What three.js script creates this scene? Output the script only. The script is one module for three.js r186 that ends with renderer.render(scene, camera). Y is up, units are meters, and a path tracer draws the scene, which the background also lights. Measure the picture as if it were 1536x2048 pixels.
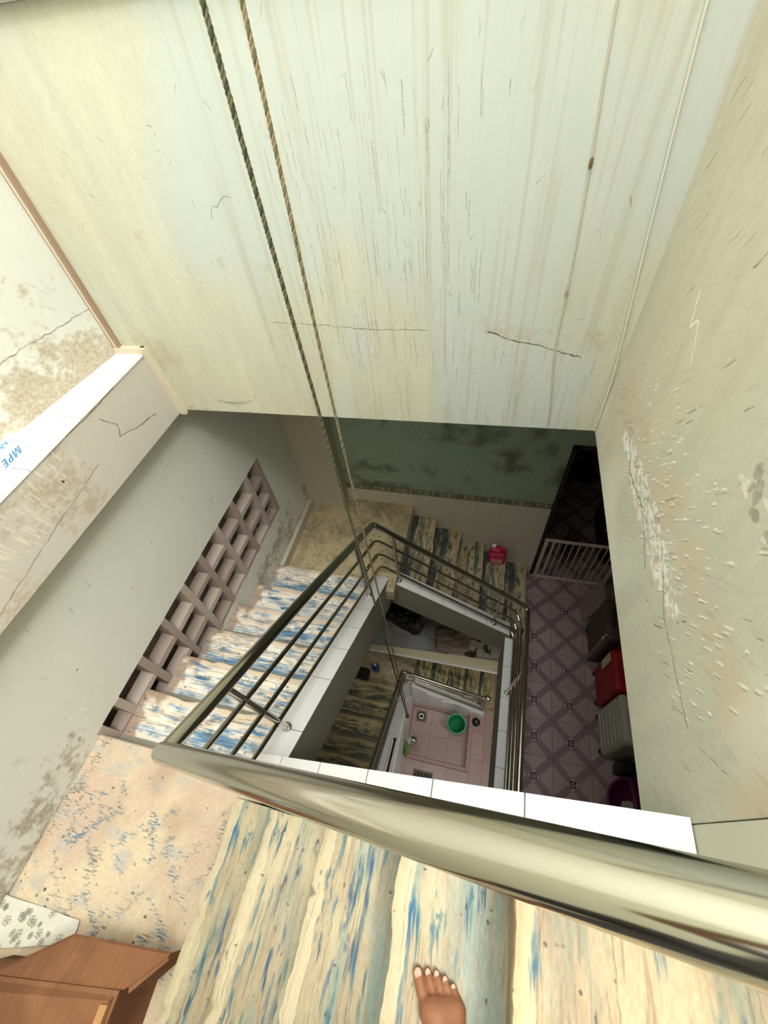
import * as THREE from 'three';
import { mergeGeometries, toCreasedNormals } from 'three/addons/utils/BufferGeometryUtils.js';
import { RoundedBoxGeometry } from 'three/addons/geometries/RoundedBoxGeometry.js';
import { MarchingCubes } from 'three/addons/objects/MarchingCubes.js';
import { RectAreaLightUniformsLib } from 'three/addons/lights/RectAreaLightUniformsLib.js';

// ---------------------------------------------------------------- camera, light, exposure
const scene = new THREE.Scene();
scene.background = new THREE.Color(0x0c0d0e);
const camera = new THREE.PerspectiveCamera(2 * Math.atan(1024 / 831) * 180 / Math.PI, 0.75, 0.02, 40);
camera.position.set(0, 4.5, 0);
{
  const m = new THREE.Matrix4().makeBasis(
    new THREE.Vector3(0.971, -0.095, -0.221), new THREE.Vector3(-0.115, 0.623, -0.774), new THREE.Vector3(0.212, 0.777, 0.593));
  camera.quaternion.setFromRotationMatrix(m).normalize();
}
const renderer = new THREE.WebGLRenderer({ antialias: true });
renderer.toneMapping = THREE.LinearToneMapping;
renderer.toneMappingExposure = 1.0;
renderer.shadowMap.enabled = true;
RectAreaLightUniformsLib.init();
// roof lights: one over the shaft, an added unseen one over the upper corridor; an added unseen tube lamp brightening the ground floor hall
const SKIES = [{ x: -0.3, z: -0.25, w: 1.5, d: 1.9, power: 10.5 }, { x: 0.98, z: 0.56, w: 0.84, d: 0.86, power: 62 }], SKY_Y = 7.25, DAY = new THREE.Color(1.0, 0.99, 0.97);
for (const k of SKIES) { const l = new THREE.RectAreaLight(DAY, k.power, k.w, k.d); l.position.set(k.x, SKY_Y - 0.03, k.z); l.lookAt(k.x, 0, k.z); scene.add(l); }
const TUBE = { x: 1.25, y: -0.56, z: -0.6, w: 0.06, d: 1.2 };
const addedTubeLight = new THREE.RectAreaLight(new THREE.Color(1, 0.97, 0.92), 80, TUBE.w, TUBE.d); addedTubeLight.position.set(TUBE.x - 0.03, TUBE.y - 0.045, TUBE.z); addedTubeLight.lookAt(TUBE.x - 0.6, YGROUND(), TUBE.z); scene.add(addedTubeLight);
function YGROUND() { return -3.31; }

// ---------------------------------------------------------------- helpers
const D2 = Math.PI * 2;
function rng(a) { return () => { a = (a + 0x6d2b79f5) | 0; let t = Math.imul(a ^ (a >>> 15), 1 | a); t = (t + Math.imul(t ^ (t >>> 7), 61 | t)) ^ t; return ((t ^ (t >>> 14)) >>> 0) / 4294967296; }; }
const used = {};
function numbered(n) { const k = used[n] = (used[n] ?? -1) + 1; return k ? n + '_' + String(k).padStart(3, '0') : n; }
function shade(o) { o.castShadow = true; o.receiveShadow = true; return o; }
function thing(name, label, category, group, parent = scene) {
  const o = new THREE.Group(); o.name = numbered(name); parent.add(o);
  if (label) o.userData.label = label;
  if (category) o.userData.category = category;
  if (group) o.userData.group = group;
  return o;
}
function part(parent, name, geo, mat, label) {
  const o = shade(new THREE.Mesh(geo, mat)); o.name = numbered(name); parent.add(o);
  if (label) o.userData.label = label;
  return o;
}
function solo(name, geo, mat, label, category, group) {
  const o = part(scene, name, geo, mat, label);
  o.userData.category = category; if (group) o.userData.group = group;
  return o;
}
function struct(name, geo, mat, label) {
  let o;
  if (geo) o = part(scene, name, geo, mat); else { o = new THREE.Group(); o.name = numbered(name); scene.add(o); }
  o.userData.kind = 'structure'; if (label) o.userData.label = label;
  return o;
}
// convex hexahedron from 8 corners (0-3 bottom ring, 4-7 top ring), flat faces, uv in metres on the dominant axis
const FACES = [[0, 1, 2, 3], [4, 5, 6, 7], [0, 1, 5, 4], [1, 2, 6, 5], [2, 3, 7, 6], [3, 0, 4, 7]];
function hexa(P, uvo = [0, 0]) {
  const c = [0, 1, 2].map((k) => P.reduce((s, p) => s + p[k], 0) / 8), pos = [], nor = [], uv = [];
  const a = new THREE.Vector3(), b = new THREE.Vector3(), n = new THREE.Vector3();
  for (const f of FACES) {
    let q = f.map((i) => P[i]);
    a.set(q[2][0] - q[0][0], q[2][1] - q[0][1], q[2][2] - q[0][2]); b.set(q[3][0] - q[1][0], q[3][1] - q[1][1], q[3][2] - q[1][2]);
    n.crossVectors(a, b).normalize();
    const m = [0, 1, 2].map((k) => (q[0][k] + q[1][k] + q[2][k] + q[3][k]) / 4 - c[k]);
    if (n.x * m[0] + n.y * m[1] + n.z * m[2] < 0) { q = [q[3], q[2], q[1], q[0]]; n.negate(); }
    const ax = Math.abs(n.x), ay = Math.abs(n.y), az = Math.abs(n.z);
    const t = ax > ay && ax > az ? (p) => [p[2], p[1]] : ay > az ? (p) => [p[0], p[2]] : (p) => [p[0], p[1]];
    for (const i of [0, 1, 2, 0, 2, 3]) { pos.push(...q[i]); nor.push(n.x, n.y, n.z); const w = t(q[i]); uv.push(w[0] + uvo[0], w[1] + uvo[1]); }
  }
  const g = new THREE.BufferGeometry();
  g.setAttribute('position', new THREE.Float32BufferAttribute(pos, 3)); g.setAttribute('normal', new THREE.Float32BufferAttribute(nor, 3)); g.setAttribute('uv', new THREE.Float32BufferAttribute(uv, 2));
  return g;
}
function box(x0, x1, y0, y1, z0, z1, uvo) {
  return hexa([[x0, y0, z0], [x1, y0, z0], [x1, y0, z1], [x0, y0, z1], [x0, y1, z0], [x1, y1, z0], [x1, y1, z1], [x0, y1, z1]], uvo);
}
function tile(x0, x1, y0, y1, z0, z1, b = 0.002, uvo) {                    // a box whose top edge is chamfered
  const m = y1 - b;
  return mergeGeometries([box(x0, x1, y0, m, z0, z1, uvo), hexa([[x0, m, z0], [x1, m, z0], [x1, m, z1], [x0, m, z1], [x0 + b, y1, z0 + b], [x1 - b, y1, z0 + b], [x1 - b, y1, z1 - b], [x0 + b, y1, z1 - b]], uvo)]);
}
function prep(g) { const h = g.index ? g.toNonIndexed() : g; for (const k of Object.keys(h.attributes)) if (!['position', 'normal', 'uv'].includes(k)) h.deleteAttribute(k); return h; }
const merge = (l) => mergeGeometries(l.map(prep));
const V = (p) => new THREE.Vector3(...p);
function bar(a, b, r, seg = 20) {
  const A = V(a), B = V(b), d = B.clone().sub(A), g = new THREE.CylinderGeometry(r, r, d.length(), seg, 1);
  g.applyQuaternion(new THREE.Quaternion().setFromUnitVectors(new THREE.Vector3(0, 1, 0), d.clone().normalize()));
  return g.translate(...A.add(B).multiplyScalar(0.5).toArray());
}
function pipe(pts, r, fillet = 0.06, seg = 16, steps = 8) {                // polyline with rounded elbows
  const path = new THREE.CurvePath(); let last = V(pts[0]);
  for (let i = 1; i < pts.length; i++) {
    const p = V(pts[i]);
    if (i === pts.length - 1) { path.add(new THREE.LineCurve3(last, p)); break; }
    const q = V(pts[i + 1]), f = Math.min(fillet, p.distanceTo(last) * 0.45, p.distanceTo(q) * 0.45);
    const s = p.clone().add(last.clone().sub(p).setLength(f)), e = p.clone().add(q.clone().sub(p).setLength(f));
    path.add(new THREE.LineCurve3(last, s)); path.add(new THREE.QuadraticBezierCurve3(s, p, e)); last = e;
  }
  const P = []; for (const c of path.curves) { const n = c.isLineCurve3 ? 3 : steps; for (let k = P.length ? 1 : 0; k <= n; k++) P.push(c.getPoint(k / n)); }
  return sweep(P, r, seg);
}
function sweep(P, r, seg = 12) {                                           // tube through the points as they are
  const pos = [], uv = [], idx = [], N = P.length; let up = new THREE.Vector3(0.13, 0.31, 0.94), len = 0;
  const R = typeof r === 'function' ? r : () => r;
  for (let i = 0; i < N; i++) {
    const t = P[Math.min(i + 1, N - 1)].clone().sub(P[Math.max(i - 1, 0)]).normalize();
    const n = up.clone().sub(t.clone().multiplyScalar(up.dot(t))).normalize(); up = n; const b = new THREE.Vector3().crossVectors(t, n);
    if (i) len += P[i].distanceTo(P[i - 1]);
    for (let k = 0; k <= seg; k++) { const a = k / seg * D2, q = P[i].clone().addScaledVector(n, Math.cos(a) * R(i / (N - 1))).addScaledVector(b, Math.sin(a) * R(i / (N - 1))); pos.push(q.x, q.y, q.z); uv.push(k / seg, len); }
  }
  for (let i = 0; i < N - 1; i++) for (let k = 0; k < seg; k++) { const a = i * (seg + 1) + k, b = a + seg + 1; idx.push(a, a + 1, b, a + 1, b + 1, b); }
  for (const [i, s] of [[0, 0], [N - 1, 1]]) { const c = pos.length / 3; pos.push(P[i].x, P[i].y, P[i].z); uv.push(0.5, 0); for (let k = 0; k < seg; k++) { const a = i * (seg + 1) + k; s ? idx.push(a, a + 1, c) : idx.push(a + 1, a, c); } }
  const g = new THREE.BufferGeometry(); g.setAttribute('position', new THREE.Float32BufferAttribute(pos, 3)); g.setAttribute('uv', new THREE.Float32BufferAttribute(uv, 2)); g.setIndex(idx); g.computeVertexNormals();
  return g;
}
const lathe = (pts, x, y, z, seg = 28) => new THREE.LatheGeometry(pts.map((p) => new THREE.Vector2(...p)), seg).translate(x, y, z);
const rbox = (w, h, d, r, x, y, z, ry = 0) => new RoundedBoxGeometry(w, h, d, 3, r).rotateY(ry).translate(x, y, z);

// ---------------------------------------------------------------- textures
const NS = 256, NOISE = (() => { const r = rng(11), a = new Float32Array(NS * NS); for (let i = 0; i < a.length; i++) a[i] = r(); return a; })();
function vn(x, y) {
  const xi = Math.floor(x), yi = Math.floor(y), fx = x - xi, fy = y - yi, u = fx * fx * (3 - 2 * fx), v = fy * fy * (3 - 2 * fy), m = NS - 1;
  const a = NOISE[((yi & m) << 8) + (xi & m)], b = NOISE[((yi & m) << 8) + ((xi + 1) & m)], c = NOISE[(((yi + 1) & m) << 8) + (xi & m)], d = NOISE[(((yi + 1) & m) << 8) + ((xi + 1) & m)];
  return a + (b - a) * u + (c - a) * v + (a - b - c + d) * u * v;
}
const fbm = (x, y, o = 4) => { let s = 0, a = 0.5, t = 0; for (let i = 0; i < o; i++) { s += a * vn(x, y); t += a; a *= 0.5; x = x * 2.03 + 17.3; y = y * 2.03 + 9.1; } return s / t; };
const sm = (a, b, x) => { const t = Math.min(1, Math.max(0, (x - a) / (b - a))); return t * t * (3 - 2 * t); };
const mix3 = (a, b, t) => [a[0] + (b[0] - a[0]) * t, a[1] + (b[1] - a[1]) * t, a[2] + (b[2] - a[2]) * t];
// canvas over the rectangle u0..u0+W, v0..v0+H (metres); color(u, v) fills it, draw(ctx, X, Y, S) adds marks
function paint(u0, v0, W, H, S, color, draw, wrap = THREE.MirroredRepeatWrapping) {
  const c = document.createElement('canvas'); c.width = Math.round(W * S); c.height = Math.round(H * S);
  const g = c.getContext('2d'), im = g.createImageData(c.width, c.height), d = im.data;
  for (let y = 0, i = 0; y < c.height; y++) for (let x = 0; x < c.width; x++, i += 4) { const k = color(u0 + x / S, v0 + H - y / S); d[i] = k[0]; d[i + 1] = k[1]; d[i + 2] = k[2]; d[i + 3] = 255; }
  g.putImageData(im, 0, 0);
  if (draw) draw(g, (u) => (u - u0) * S, (v) => (v0 + H - v) * S, S);
  const t = new THREE.CanvasTexture(c); t.colorSpace = THREE.SRGBColorSpace; t.wrapS = t.wrapT = wrap; t.anisotropy = 8;
  t.repeat.set(1 / W, 1 / H); t.offset.set(-u0 / W, -v0 / H);
  return t;
}
const bumpOf = (t) => { const b = t.clone(); b.colorSpace = THREE.NoColorSpace; return b; };
const std = (o) => new THREE.MeshStandardMaterial(o);
const rgb = (r, g, b) => new THREE.Color().setRGB(r / 255, g / 255, b / 255, THREE.SRGBColorSpace);
const css = (c, a) => `rgba(${c[0] | 0},${c[1] | 0},${c[2] | 0},${a})`;
function wobble(g, pts, r, amp, wid, style) {                             // an uneven thin line (crack, pencil mark, drip)
  g.strokeStyle = style; g.lineCap = 'round';
  for (let i = 0; i < pts.length - 1; i++) {
    const [x0, y0] = pts[i], [x1, y1] = pts[i + 1], n = Math.max(2, Math.hypot(x1 - x0, y1 - y0) / 9 | 0); let px = x0, py = y0;
    for (let k = 1; k <= n; k++) { const t = k / n, e = k < n ? amp : 0, x = x0 + (x1 - x0) * t + (r() - 0.5) * e, y = y0 + (y1 - y0) * t + (r() - 0.5) * e; g.lineWidth = wid * (0.5 + r()); g.beginPath(); g.moveTo(px, py); g.lineTo(x, y); g.stroke(); px = x; py = y; }
  }
}
function blob(g, x, y, rx, ry, r, style, n = 11) {                         // a ragged chip or stain with an outline
  g.fillStyle = style; g.beginPath();
  for (let k = 0; k < n; k++) { const a = k / n * D2, q = 0.6 + 0.7 * r(); g.lineTo(x + Math.cos(a) * rx * q, y + Math.sin(a) * ry * q); }
  g.closePath(); g.fill();
}
const CREAM = [199, 195, 175], MINT = [194, 195, 179], PALE = [189, 198, 199], GRIME = [168, 148, 122];
function plaster(u, v, k = 1) {
  const a = fbm(u * 1.3 + 3, v * 0.8), b = fbm(u * 22 + 40, v * 3.2, 3), c = vn(u * 160, v * 90);
  let q = mix3(CREAM, MINT, sm(0.35, 0.65, a)); const n = (b - 0.5) * 16 * k + (c - 0.5) * 7;
  return [q[0] + n, q[1] + n, q[2] + n * 0.9];
}
// grime: only where clotted noise passes a threshold, so that it has grain and edges of its own
const grime = (u, v, amount) => { const n = 0.62 * fbm(u * 8 + 5, v * 8 + 60, 4) + 0.38 * fbm(u * 46 + 2, v * 46, 3); return sm(1 - amount - 0.1, 1 - amount + 0.12, n) * (0.4 + 0.6 * vn(u * 150, v * 150)); };

const texBack = paint(-1.95, 3.1, 2.5, 1.6, 640, (u, v) => {
  let q = plaster(u, v);
  const bl = sm(0.46, 0.6, fbm(u * 1.6 + 60, v * 0.7 + 9, 3) - 0.12 * Math.abs(u + 0.55) + 0.1 * sm(3.7, 4.3, v) - 0.04); q = mix3(q, PALE, 0.7 * bl);
  const dr = fbm(u * 55 + 7, v * 1.3 + 3, 4); if (u > -1.0) q = mix3(q, [166, 160, 134], 0.3 * sm(0.54, 0.76, dr));
  q = mix3(q, [172, 158, 130], 0.55 * grime(u, v, 0.22 + 0.24 * sm(0.45, 0, Math.hypot(u + 1.66, v - 3.5)) + 0.2 * sm(0.07, 0.01, Math.abs(v - 3.66 + 0.03 * Math.sin(u * 6))) * sm(-0.75, -0.4, u)));
  return q;
}, (g, X, Y, S) => {
  const r = rng(5);
  wobble(g, [[X(-0.95), Y(3.668)], [X(-0.72), Y(3.661)], [X(-0.5), Y(3.645)], [X(-0.26), Y(3.65)]], r, 3, 1.3, 'rgba(96,88,68,0.7)');
  wobble(g, [[X(-0.03), Y(3.648)], [X(0.08), Y(3.612)], [X(0.16), Y(3.6)], [X(0.33), Y(3.553)]], r, 4, 2.4, 'rgba(80,70,50,0.85)');
  for (let i = 0; i < 150; i++) { const x = -0.78 + 0.72 * r(), y = 3.55 + 0.85 * Math.pow(r(), 0.8), l = 0.03 + 0.16 * r(); wobble(g, [[X(x), Y(y)], [X(x + 0.004), Y(y - l)]], r, 2, 0.9, `rgba(88,86,66,${0.2 + 0.35 * r()})`); }
  for (let i = 0; i < 60; i++) { const x = -0.5 + 0.9 * r(), y = 3.2 + 0.5 * r(); wobble(g, [[X(x), Y(y)], [X(x), Y(y - 0.05 - 0.12 * r())]], r, 2, 1.6, `rgba(120,104,66,${0.12 + 0.2 * r()})`); }
  for (let i = 0; i < 110; i++) { const x = -1.7 + 2.1 * r(), y = 3.2 + 1.35 * r(), a = r() * 3; wobble(g, [[X(x), Y(y)], [X(x + 0.02 * Math.cos(a)), Y(y + 0.03 * Math.sin(a))]], r, 3, 1.1, `rgba(98,100,88,${0.25 + 0.4 * r()})`); }
  wobble(g, [[X(-1.045), Y(4.05)], [X(-1.04), Y(4.075)], [X(-1.03), Y(4.09)], [X(-1.01), Y(4.085)], [X(-0.995), Y(4.1)], [X(-0.97), Y(4.115)], [X(-0.94), Y(4.11)]], r, 2, 1.3, 'rgba(80,84,76,0.55)');
  for (let i = 0; i < 5; i++) wobble(g, [[X(-1.42 + 0.03 * i), Y(3.24 - 0.01 * i)], [X(-1.33 + 0.035 * i), Y(3.215 + 0.008 * i)]], r, 3, 1.6, 'rgba(70,66,52,0.6)');
  for (let i = 0; i < 40; i++) blob(g, X(-1.6 + 2.05 * r()), Y(3.16 + 0.02 * r()), 3 + 5 * r(), 2 + 3 * r(), r, `rgba(90,84,62,${0.25 + 0.4 * r()})`);
});
const texRight = paint(-1.7, 3.1, 1.9, 1.65, 640, (u, v) => {
  let q = plaster(u + 9, v * 1.2 + 2, 0.8);
  // bare, brownish rubbed plaster along a slanted band
  const line = 3.47 + 0.16 * (u + 1.2), d = v - line - 0.07, band = Math.exp(-d * d / 0.008) * (u > -1.45 && u < 0.02 ? 1 : 0);
  const n = fbm(u * 7 + 20, v * 7 - u * 5, 4); q = mix3(q, [202, 186, 164], 0.75 * sm(0.45, 0.75, n * 0.7 + band * 0.36));
  const m = fbm(u * 60 - v * 60, (u + v) * 10, 3); q = mix3(q, [166, 160, 146], 0.4 * sm(0.62, 0.76, m) * (0.3 + 0.7 * band));
  return mix3(q, [226, 230, 220], 0.5 * sm(0.5, 0.66, fbm(u * 2.2 + 31, v * 2.2, 3)));
}, (g, X, Y, S) => {
  const r = rng(8);
  for (let i = 0; i < 420; i++) { const t = r(), u = -1.25 + 0.72 * t, v = 3.465 + 0.075 * t + (r() - 0.5) * 0.1 * (0.3 + t * (1 - t) * 3); blob(g, X(u), Y(v), 3 + 9 * r(), 2 + 6 * r(), r, css(r() < 0.72 ? [232, 232, 226] : r() < 0.6 ? [176, 172, 162] : [206, 190, 170], 0.5 + 0.4 * r())); }
  for (let i = 0; i < 190; i++) { const q = r() + r() - 1, u = -1.3 + 1.0 * r(), v = 3.56 + 0.26 * q + 0.1 * (u + 1.2), l = 0.004 + 0.013 * r(); wobble(g, [[X(u), Y(v)], [X(u + l), Y(v + l * 1.3)]], r, 3, 2.6, css([236, 236, 226], 0.5 + 0.4 * r())); wobble(g, [[X(u) + 2, Y(v) + 2], [X(u + l) + 2, Y(v + l * 1.3) + 2]], r, 3, 1, 'rgba(118,112,98,0.5)'); }  // white flecks, each with a painted shadow line offset beside it
  for (let i = 0; i < 150; i++) { const u = -1.6 + 1.7 * r(), v = 3.35 + 1.2 * r(), l = 0.01 + 0.04 * r(); wobble(g, [[X(u), Y(v)], [X(u + l * 0.7), Y(v + l)]], r, 3, 1.3, `rgba(92,88,76,${0.25 + 0.4 * r()})`); }
  for (let i = 0; i < 26; i++) blob(g, X(-0.66 + 0.16 * r()), Y(3.86 + 0.1 * r()), 4 + 8 * r(), 3 + 6 * r(), r, css(r() < 0.5 ? [150, 142, 130] : [232, 230, 220], 0.6));
  wobble(g, [[X(-1.25), Y(3.52)], [X(-1.08), Y(3.45)], [X(-0.9), Y(3.49)], [X(-0.72), Y(3.44)]], r, 5, 2.2, 'rgba(96,88,76,0.7)');
  wobble(g, [[X(-0.75), Y(3.56)], [X(-0.55), Y(3.49)], [X(-0.3), Y(3.5)]], r, 5, 1.6, 'rgba(110,100,86,0.6)');
  wobble(g, [[X(-1.2), Y(3.97)], [X(-1.16), Y(3.9)], [X(-1.13), Y(3.93)], [X(-1.06), Y(3.86)]], r, 6, 3, 'rgba(236,236,226,0.9)');
});
const texLeftHigh = paint(-1.7, 3.4, 2.8, 1.5, 420, (u, v) => {
  let q = mix3(plaster(u + 4, v + 8, 0.6), [232, 236, 234], 0.55);
  return mix3(q, GRIME, 0.85 * grime(u * 0.8, v, 0.2 + 0.42 * sm(0.45, 0, v - 3.5)));
}, (g, X, Y) => { const r = rng(21); wobble(g, [[X(-1.62), Y(3.72)], [X(-1.2), Y(3.74)], [X(-0.7), Y(3.72)], [X(0), Y(3.75)]], r, 5, 1.6, 'rgba(120,110,96,0.7)'); for (let i = 0; i < 60; i++) { const u = -1.6 + 1.6 * r(), v = 3.6 + 0.8 * r(); wobble(g, [[X(u), Y(v)], [X(u + 0.03), Y(v + 0.03)]], r, 3, 1, 'rgba(140,134,124,0.4)'); } });
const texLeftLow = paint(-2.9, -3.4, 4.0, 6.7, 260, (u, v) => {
  let q = mix3(plaster(u, v, 0.7), [224, 227, 220], 0.7);  // same paint as the other walls, lightened to stand for stronger light
  const base = 0.16 + 0.42 * sm(0.5, 0, v - 2.22) * sm(-0.25, 0.1, u) + 0.3 * sm(1.8, 1.3, v) * sm(-0.1, -0.5, u);  // extra grime low down: dirt plus some painted shading along the landing
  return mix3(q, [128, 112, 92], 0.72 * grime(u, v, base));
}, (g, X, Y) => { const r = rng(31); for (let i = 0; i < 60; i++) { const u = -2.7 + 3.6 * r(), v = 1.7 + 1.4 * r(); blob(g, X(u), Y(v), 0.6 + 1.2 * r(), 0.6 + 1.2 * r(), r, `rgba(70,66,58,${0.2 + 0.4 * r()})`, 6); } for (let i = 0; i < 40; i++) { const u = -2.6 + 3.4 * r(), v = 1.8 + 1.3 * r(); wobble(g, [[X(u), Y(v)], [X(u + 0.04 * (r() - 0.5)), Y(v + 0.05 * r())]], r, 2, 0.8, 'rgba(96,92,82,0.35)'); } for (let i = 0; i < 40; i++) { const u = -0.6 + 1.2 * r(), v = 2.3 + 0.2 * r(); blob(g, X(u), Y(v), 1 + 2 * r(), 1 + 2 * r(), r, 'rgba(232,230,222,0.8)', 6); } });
const texGreen = paint(-1.8, -3.4, 4.0, 6.7, 220, (u, v) => {
  const a = fbm(u * 2, v * 2), b = fbm(u * 7 + 3, v * 7, 4); let q = mix3([146, 168, 150], [160, 178, 160], a);
  const band = Math.max(sm(0.5, 0.05, Math.abs(v - (2.35 - 0.55 * (u + 0.35)))), sm(0.5, 0, v - 1.3) * sm(-0.3, -0.9, u)); q = mix3(q, [98, 98, 80], 0.7 * sm(0.62 - 0.3 * band, 0.95 - 0.2 * band, b));
  const n = (vn(u * 90, v * 90) - 0.5) * 10; return [q[0] + n, q[1] + n, q[2] + n];
});
const texLedge = paint(-1.7, 3.1, 2.8, 0.5, 420, (u, v) => {
  let q = mix3(plaster(u + 30, v + 3, 0.5), [216, 208, 202], 0.6);
  return mix3(q, [178, 154, 130], 0.7 * grime(u, v * 1.4, 0.24 + 0.26 * sm(-1.3, -0.5, u)));
}, (g, X, Y) => {
  const r = rng(41);
  wobble(g, [[X(-1.15), Y(3.43)], [X(-1.2), Y(3.36)], [X(-1.17), Y(3.31)], [X(-1.3), Y(3.27)], [X(-1.42), Y(3.25)]], r, 5, 2, 'rgba(110,98,88,0.7)');
  wobble(g, [[X(-0.9), Y(3.5)], [X(-1.1), Y(3.48)], [X(-1.3), Y(3.49)]], r, 3, 2, 'rgba(120,104,88,0.7)');
  for (let i = 0; i < 90; i++) { const u = -0.95 + 0.75 * r(), v = 3.24 + 0.22 * r(); wobble(g, [[X(u), Y(v)], [X(u + 0.01), Y(v + 0.04 + 0.03 * r())]], r, 2, 2, `rgba(240,228,212,${0.3 + 0.5 * r()})`); }
  wobble(g, [[X(-0.3), Y(3.2)], [X(-0.7), Y(3.26)], [X(-1.0), Y(3.3)]], r, 3, 1.4, 'rgba(128,110,92,0.6)'); blob(g, X(-0.83), Y(3.36), 2, 3.2, r, 'rgba(50,44,38,0.9)');
});
// painted treads: u runs from the nosing (0) to the back of the tread, below 0 is the riser; v runs across the flight and the brush streaks follow it
function streaks(seed, v1, S, P, blues, o) {
  return paint(-0.25, 0, o.u1 || 0.56, v1, S, (u, v) => {
    const a = fbm(u * 26 + seed, v * 2.4, 4), b = fbm(u * 8 + seed * 3, v * 4, 4), c = vn(u * 300, v * 90 + seed), d = fbm(u * 90 + seed, v * 6, 3), e = fbm(u * 14 + seed * 7, v * 2.0 + 40, 4);
    let q = mix3(P.light, P.warm, sm(0.3, 0.7, b)); const t = u / o.run;
    q = mix3(q, P.wash, 0.9 * sm(0.52, 0.66, a * 0.8 + 0.22 * t));
    q = mix3(q, P.blue, o.back * sm(0.58, 0.68, e * 0.85 + 0.2 * t) * sm(0.2, 0.6, d + 0.1));
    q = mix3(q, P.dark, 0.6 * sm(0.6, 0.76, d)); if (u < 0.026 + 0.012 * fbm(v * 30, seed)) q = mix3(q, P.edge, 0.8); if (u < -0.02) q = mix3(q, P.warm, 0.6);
    if (o.dirt) { const w = v % o.cell; q = mix3(q, [158, 132, 114], 0.8 * sm(0.42, 0.6, fbm(u * 9 + 3, v * 9 + seed, 5) + 0.24 - w * 2.2)); }
    const n = (c - 0.5) * 16; return [q[0] + n, q[1] + n, q[2] + n];
  }, (g, X, Y) => {
    const r = rng(seed * 77 + 5);
    for (let i = 0; i < o.clusters; i++) {
      const u = 0.03 + r() * (o.run - 0.05), v = r() * v1, L = o.len * (0.35 + r()), n = 2 + r() * 6 | 0, col = blues[r() * blues.length | 0];
      for (let k = 0; k < n; k++) {
        const x = u + (r() - 0.5) * o.spread, y = v + (r() - 0.5) * L * 0.7, l = L * (0.2 + 0.7 * r()), w = o.wid * (0.25 + r());
        for (let m = 0; m < 4; m++) { const xo = x + (m - 1.5) * w * 0.3, lo = l * (0.6 + 0.5 * r()); g.fillStyle = css(col, o.alpha * (0.3 + 0.7 * r())); g.beginPath(); g.moveTo(X(xo), Y(y)); g.quadraticCurveTo(X(xo + w * 0.3), Y(y + lo * 0.4), X(xo + (r() - 0.5) * 0.01), Y(y + lo)); g.quadraticCurveTo(X(xo - w * 0.3), Y(y + lo * 0.5), X(xo), Y(y)); g.fill(); }
      }
    }
    for (let i = 0; i < o.cracks; i++) { const u = r() * o.run, v = r() * v1, l = 0.04 + 0.22 * r(); wobble(g, [[X(u), Y(v)], [X(u + (r() - 0.5) * 0.02), Y(v + l)]], r, 3, o.cw || 1.1, `rgba(84,76,58,${0.25 + 0.45 * r()})`); }
    for (let i = 0; i < o.spots; i++) blob(g, X(-0.02 + r() * 0.3), Y(r() * v1), 1 + 3 * r(), 1 + 4 * r(), r, `rgba(66,54,40,${0.3 + 0.5 * r()})`, 7);
  });
}
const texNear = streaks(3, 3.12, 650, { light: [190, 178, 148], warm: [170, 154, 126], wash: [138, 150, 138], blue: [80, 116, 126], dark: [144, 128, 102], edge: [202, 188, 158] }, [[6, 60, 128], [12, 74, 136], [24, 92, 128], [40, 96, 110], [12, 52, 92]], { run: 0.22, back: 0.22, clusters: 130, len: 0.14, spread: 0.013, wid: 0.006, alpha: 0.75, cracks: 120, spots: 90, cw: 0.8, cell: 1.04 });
const texTop = streaks(23, 1.04, 650, { light: [172, 154, 122], warm: [146, 126, 98], wash: [130, 130, 110], blue: [92, 104, 100], dark: [120, 98, 72], edge: [196, 176, 140] }, [[20, 66, 104], [30, 80, 108], [52, 66, 64]], { u1: 0.95, run: 0.6, back: 0.2, clusters: 34, len: 0.16, spread: 0.02, wid: 0.007, alpha: 0.6, cracks: 70, spots: 70, cw: 1 });  // top step: browner, darker palette puts shade as well as dirt into colour
const texLeftSt = streaks(5, 2.73, 560, { light: [246, 240, 226], warm: [234, 220, 202], wash: [196, 208, 216], blue: [66, 120, 168], dark: [184, 158, 140], edge: [224, 204, 182] }, [[24, 88, 160], [40, 108, 170], [70, 126, 170], [46, 84, 120], [70, 74, 78]], { run: 0.28, back: 0.8, clusters: 150, len: 0.16, spread: 0.03, wid: 0.014, alpha: 0.5, cracks: 160, spots: 50, cell: 0.91, dirt: 1 });
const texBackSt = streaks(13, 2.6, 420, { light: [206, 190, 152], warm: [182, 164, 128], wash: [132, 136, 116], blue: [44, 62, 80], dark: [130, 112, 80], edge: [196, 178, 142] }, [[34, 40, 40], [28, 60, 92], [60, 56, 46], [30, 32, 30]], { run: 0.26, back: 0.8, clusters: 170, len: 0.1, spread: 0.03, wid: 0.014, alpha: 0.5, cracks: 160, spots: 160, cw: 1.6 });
const texLowSt = streaks(17, 2.6, 420, { light: [222, 204, 146], warm: [198, 178, 122], wash: [110, 118, 96], blue: [40, 64, 74], dark: [120, 100, 64], edge: [206, 188, 132] }, [[30, 66, 88], [44, 56, 52], [36, 42, 38], [30, 60, 110]], { run: 0.27, back: 0.7, clusters: 120, len: 0.26, spread: 0.05, wid: 0.014, alpha: 0.45, cracks: 120, spots: 40, cw: 1.6 });
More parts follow.
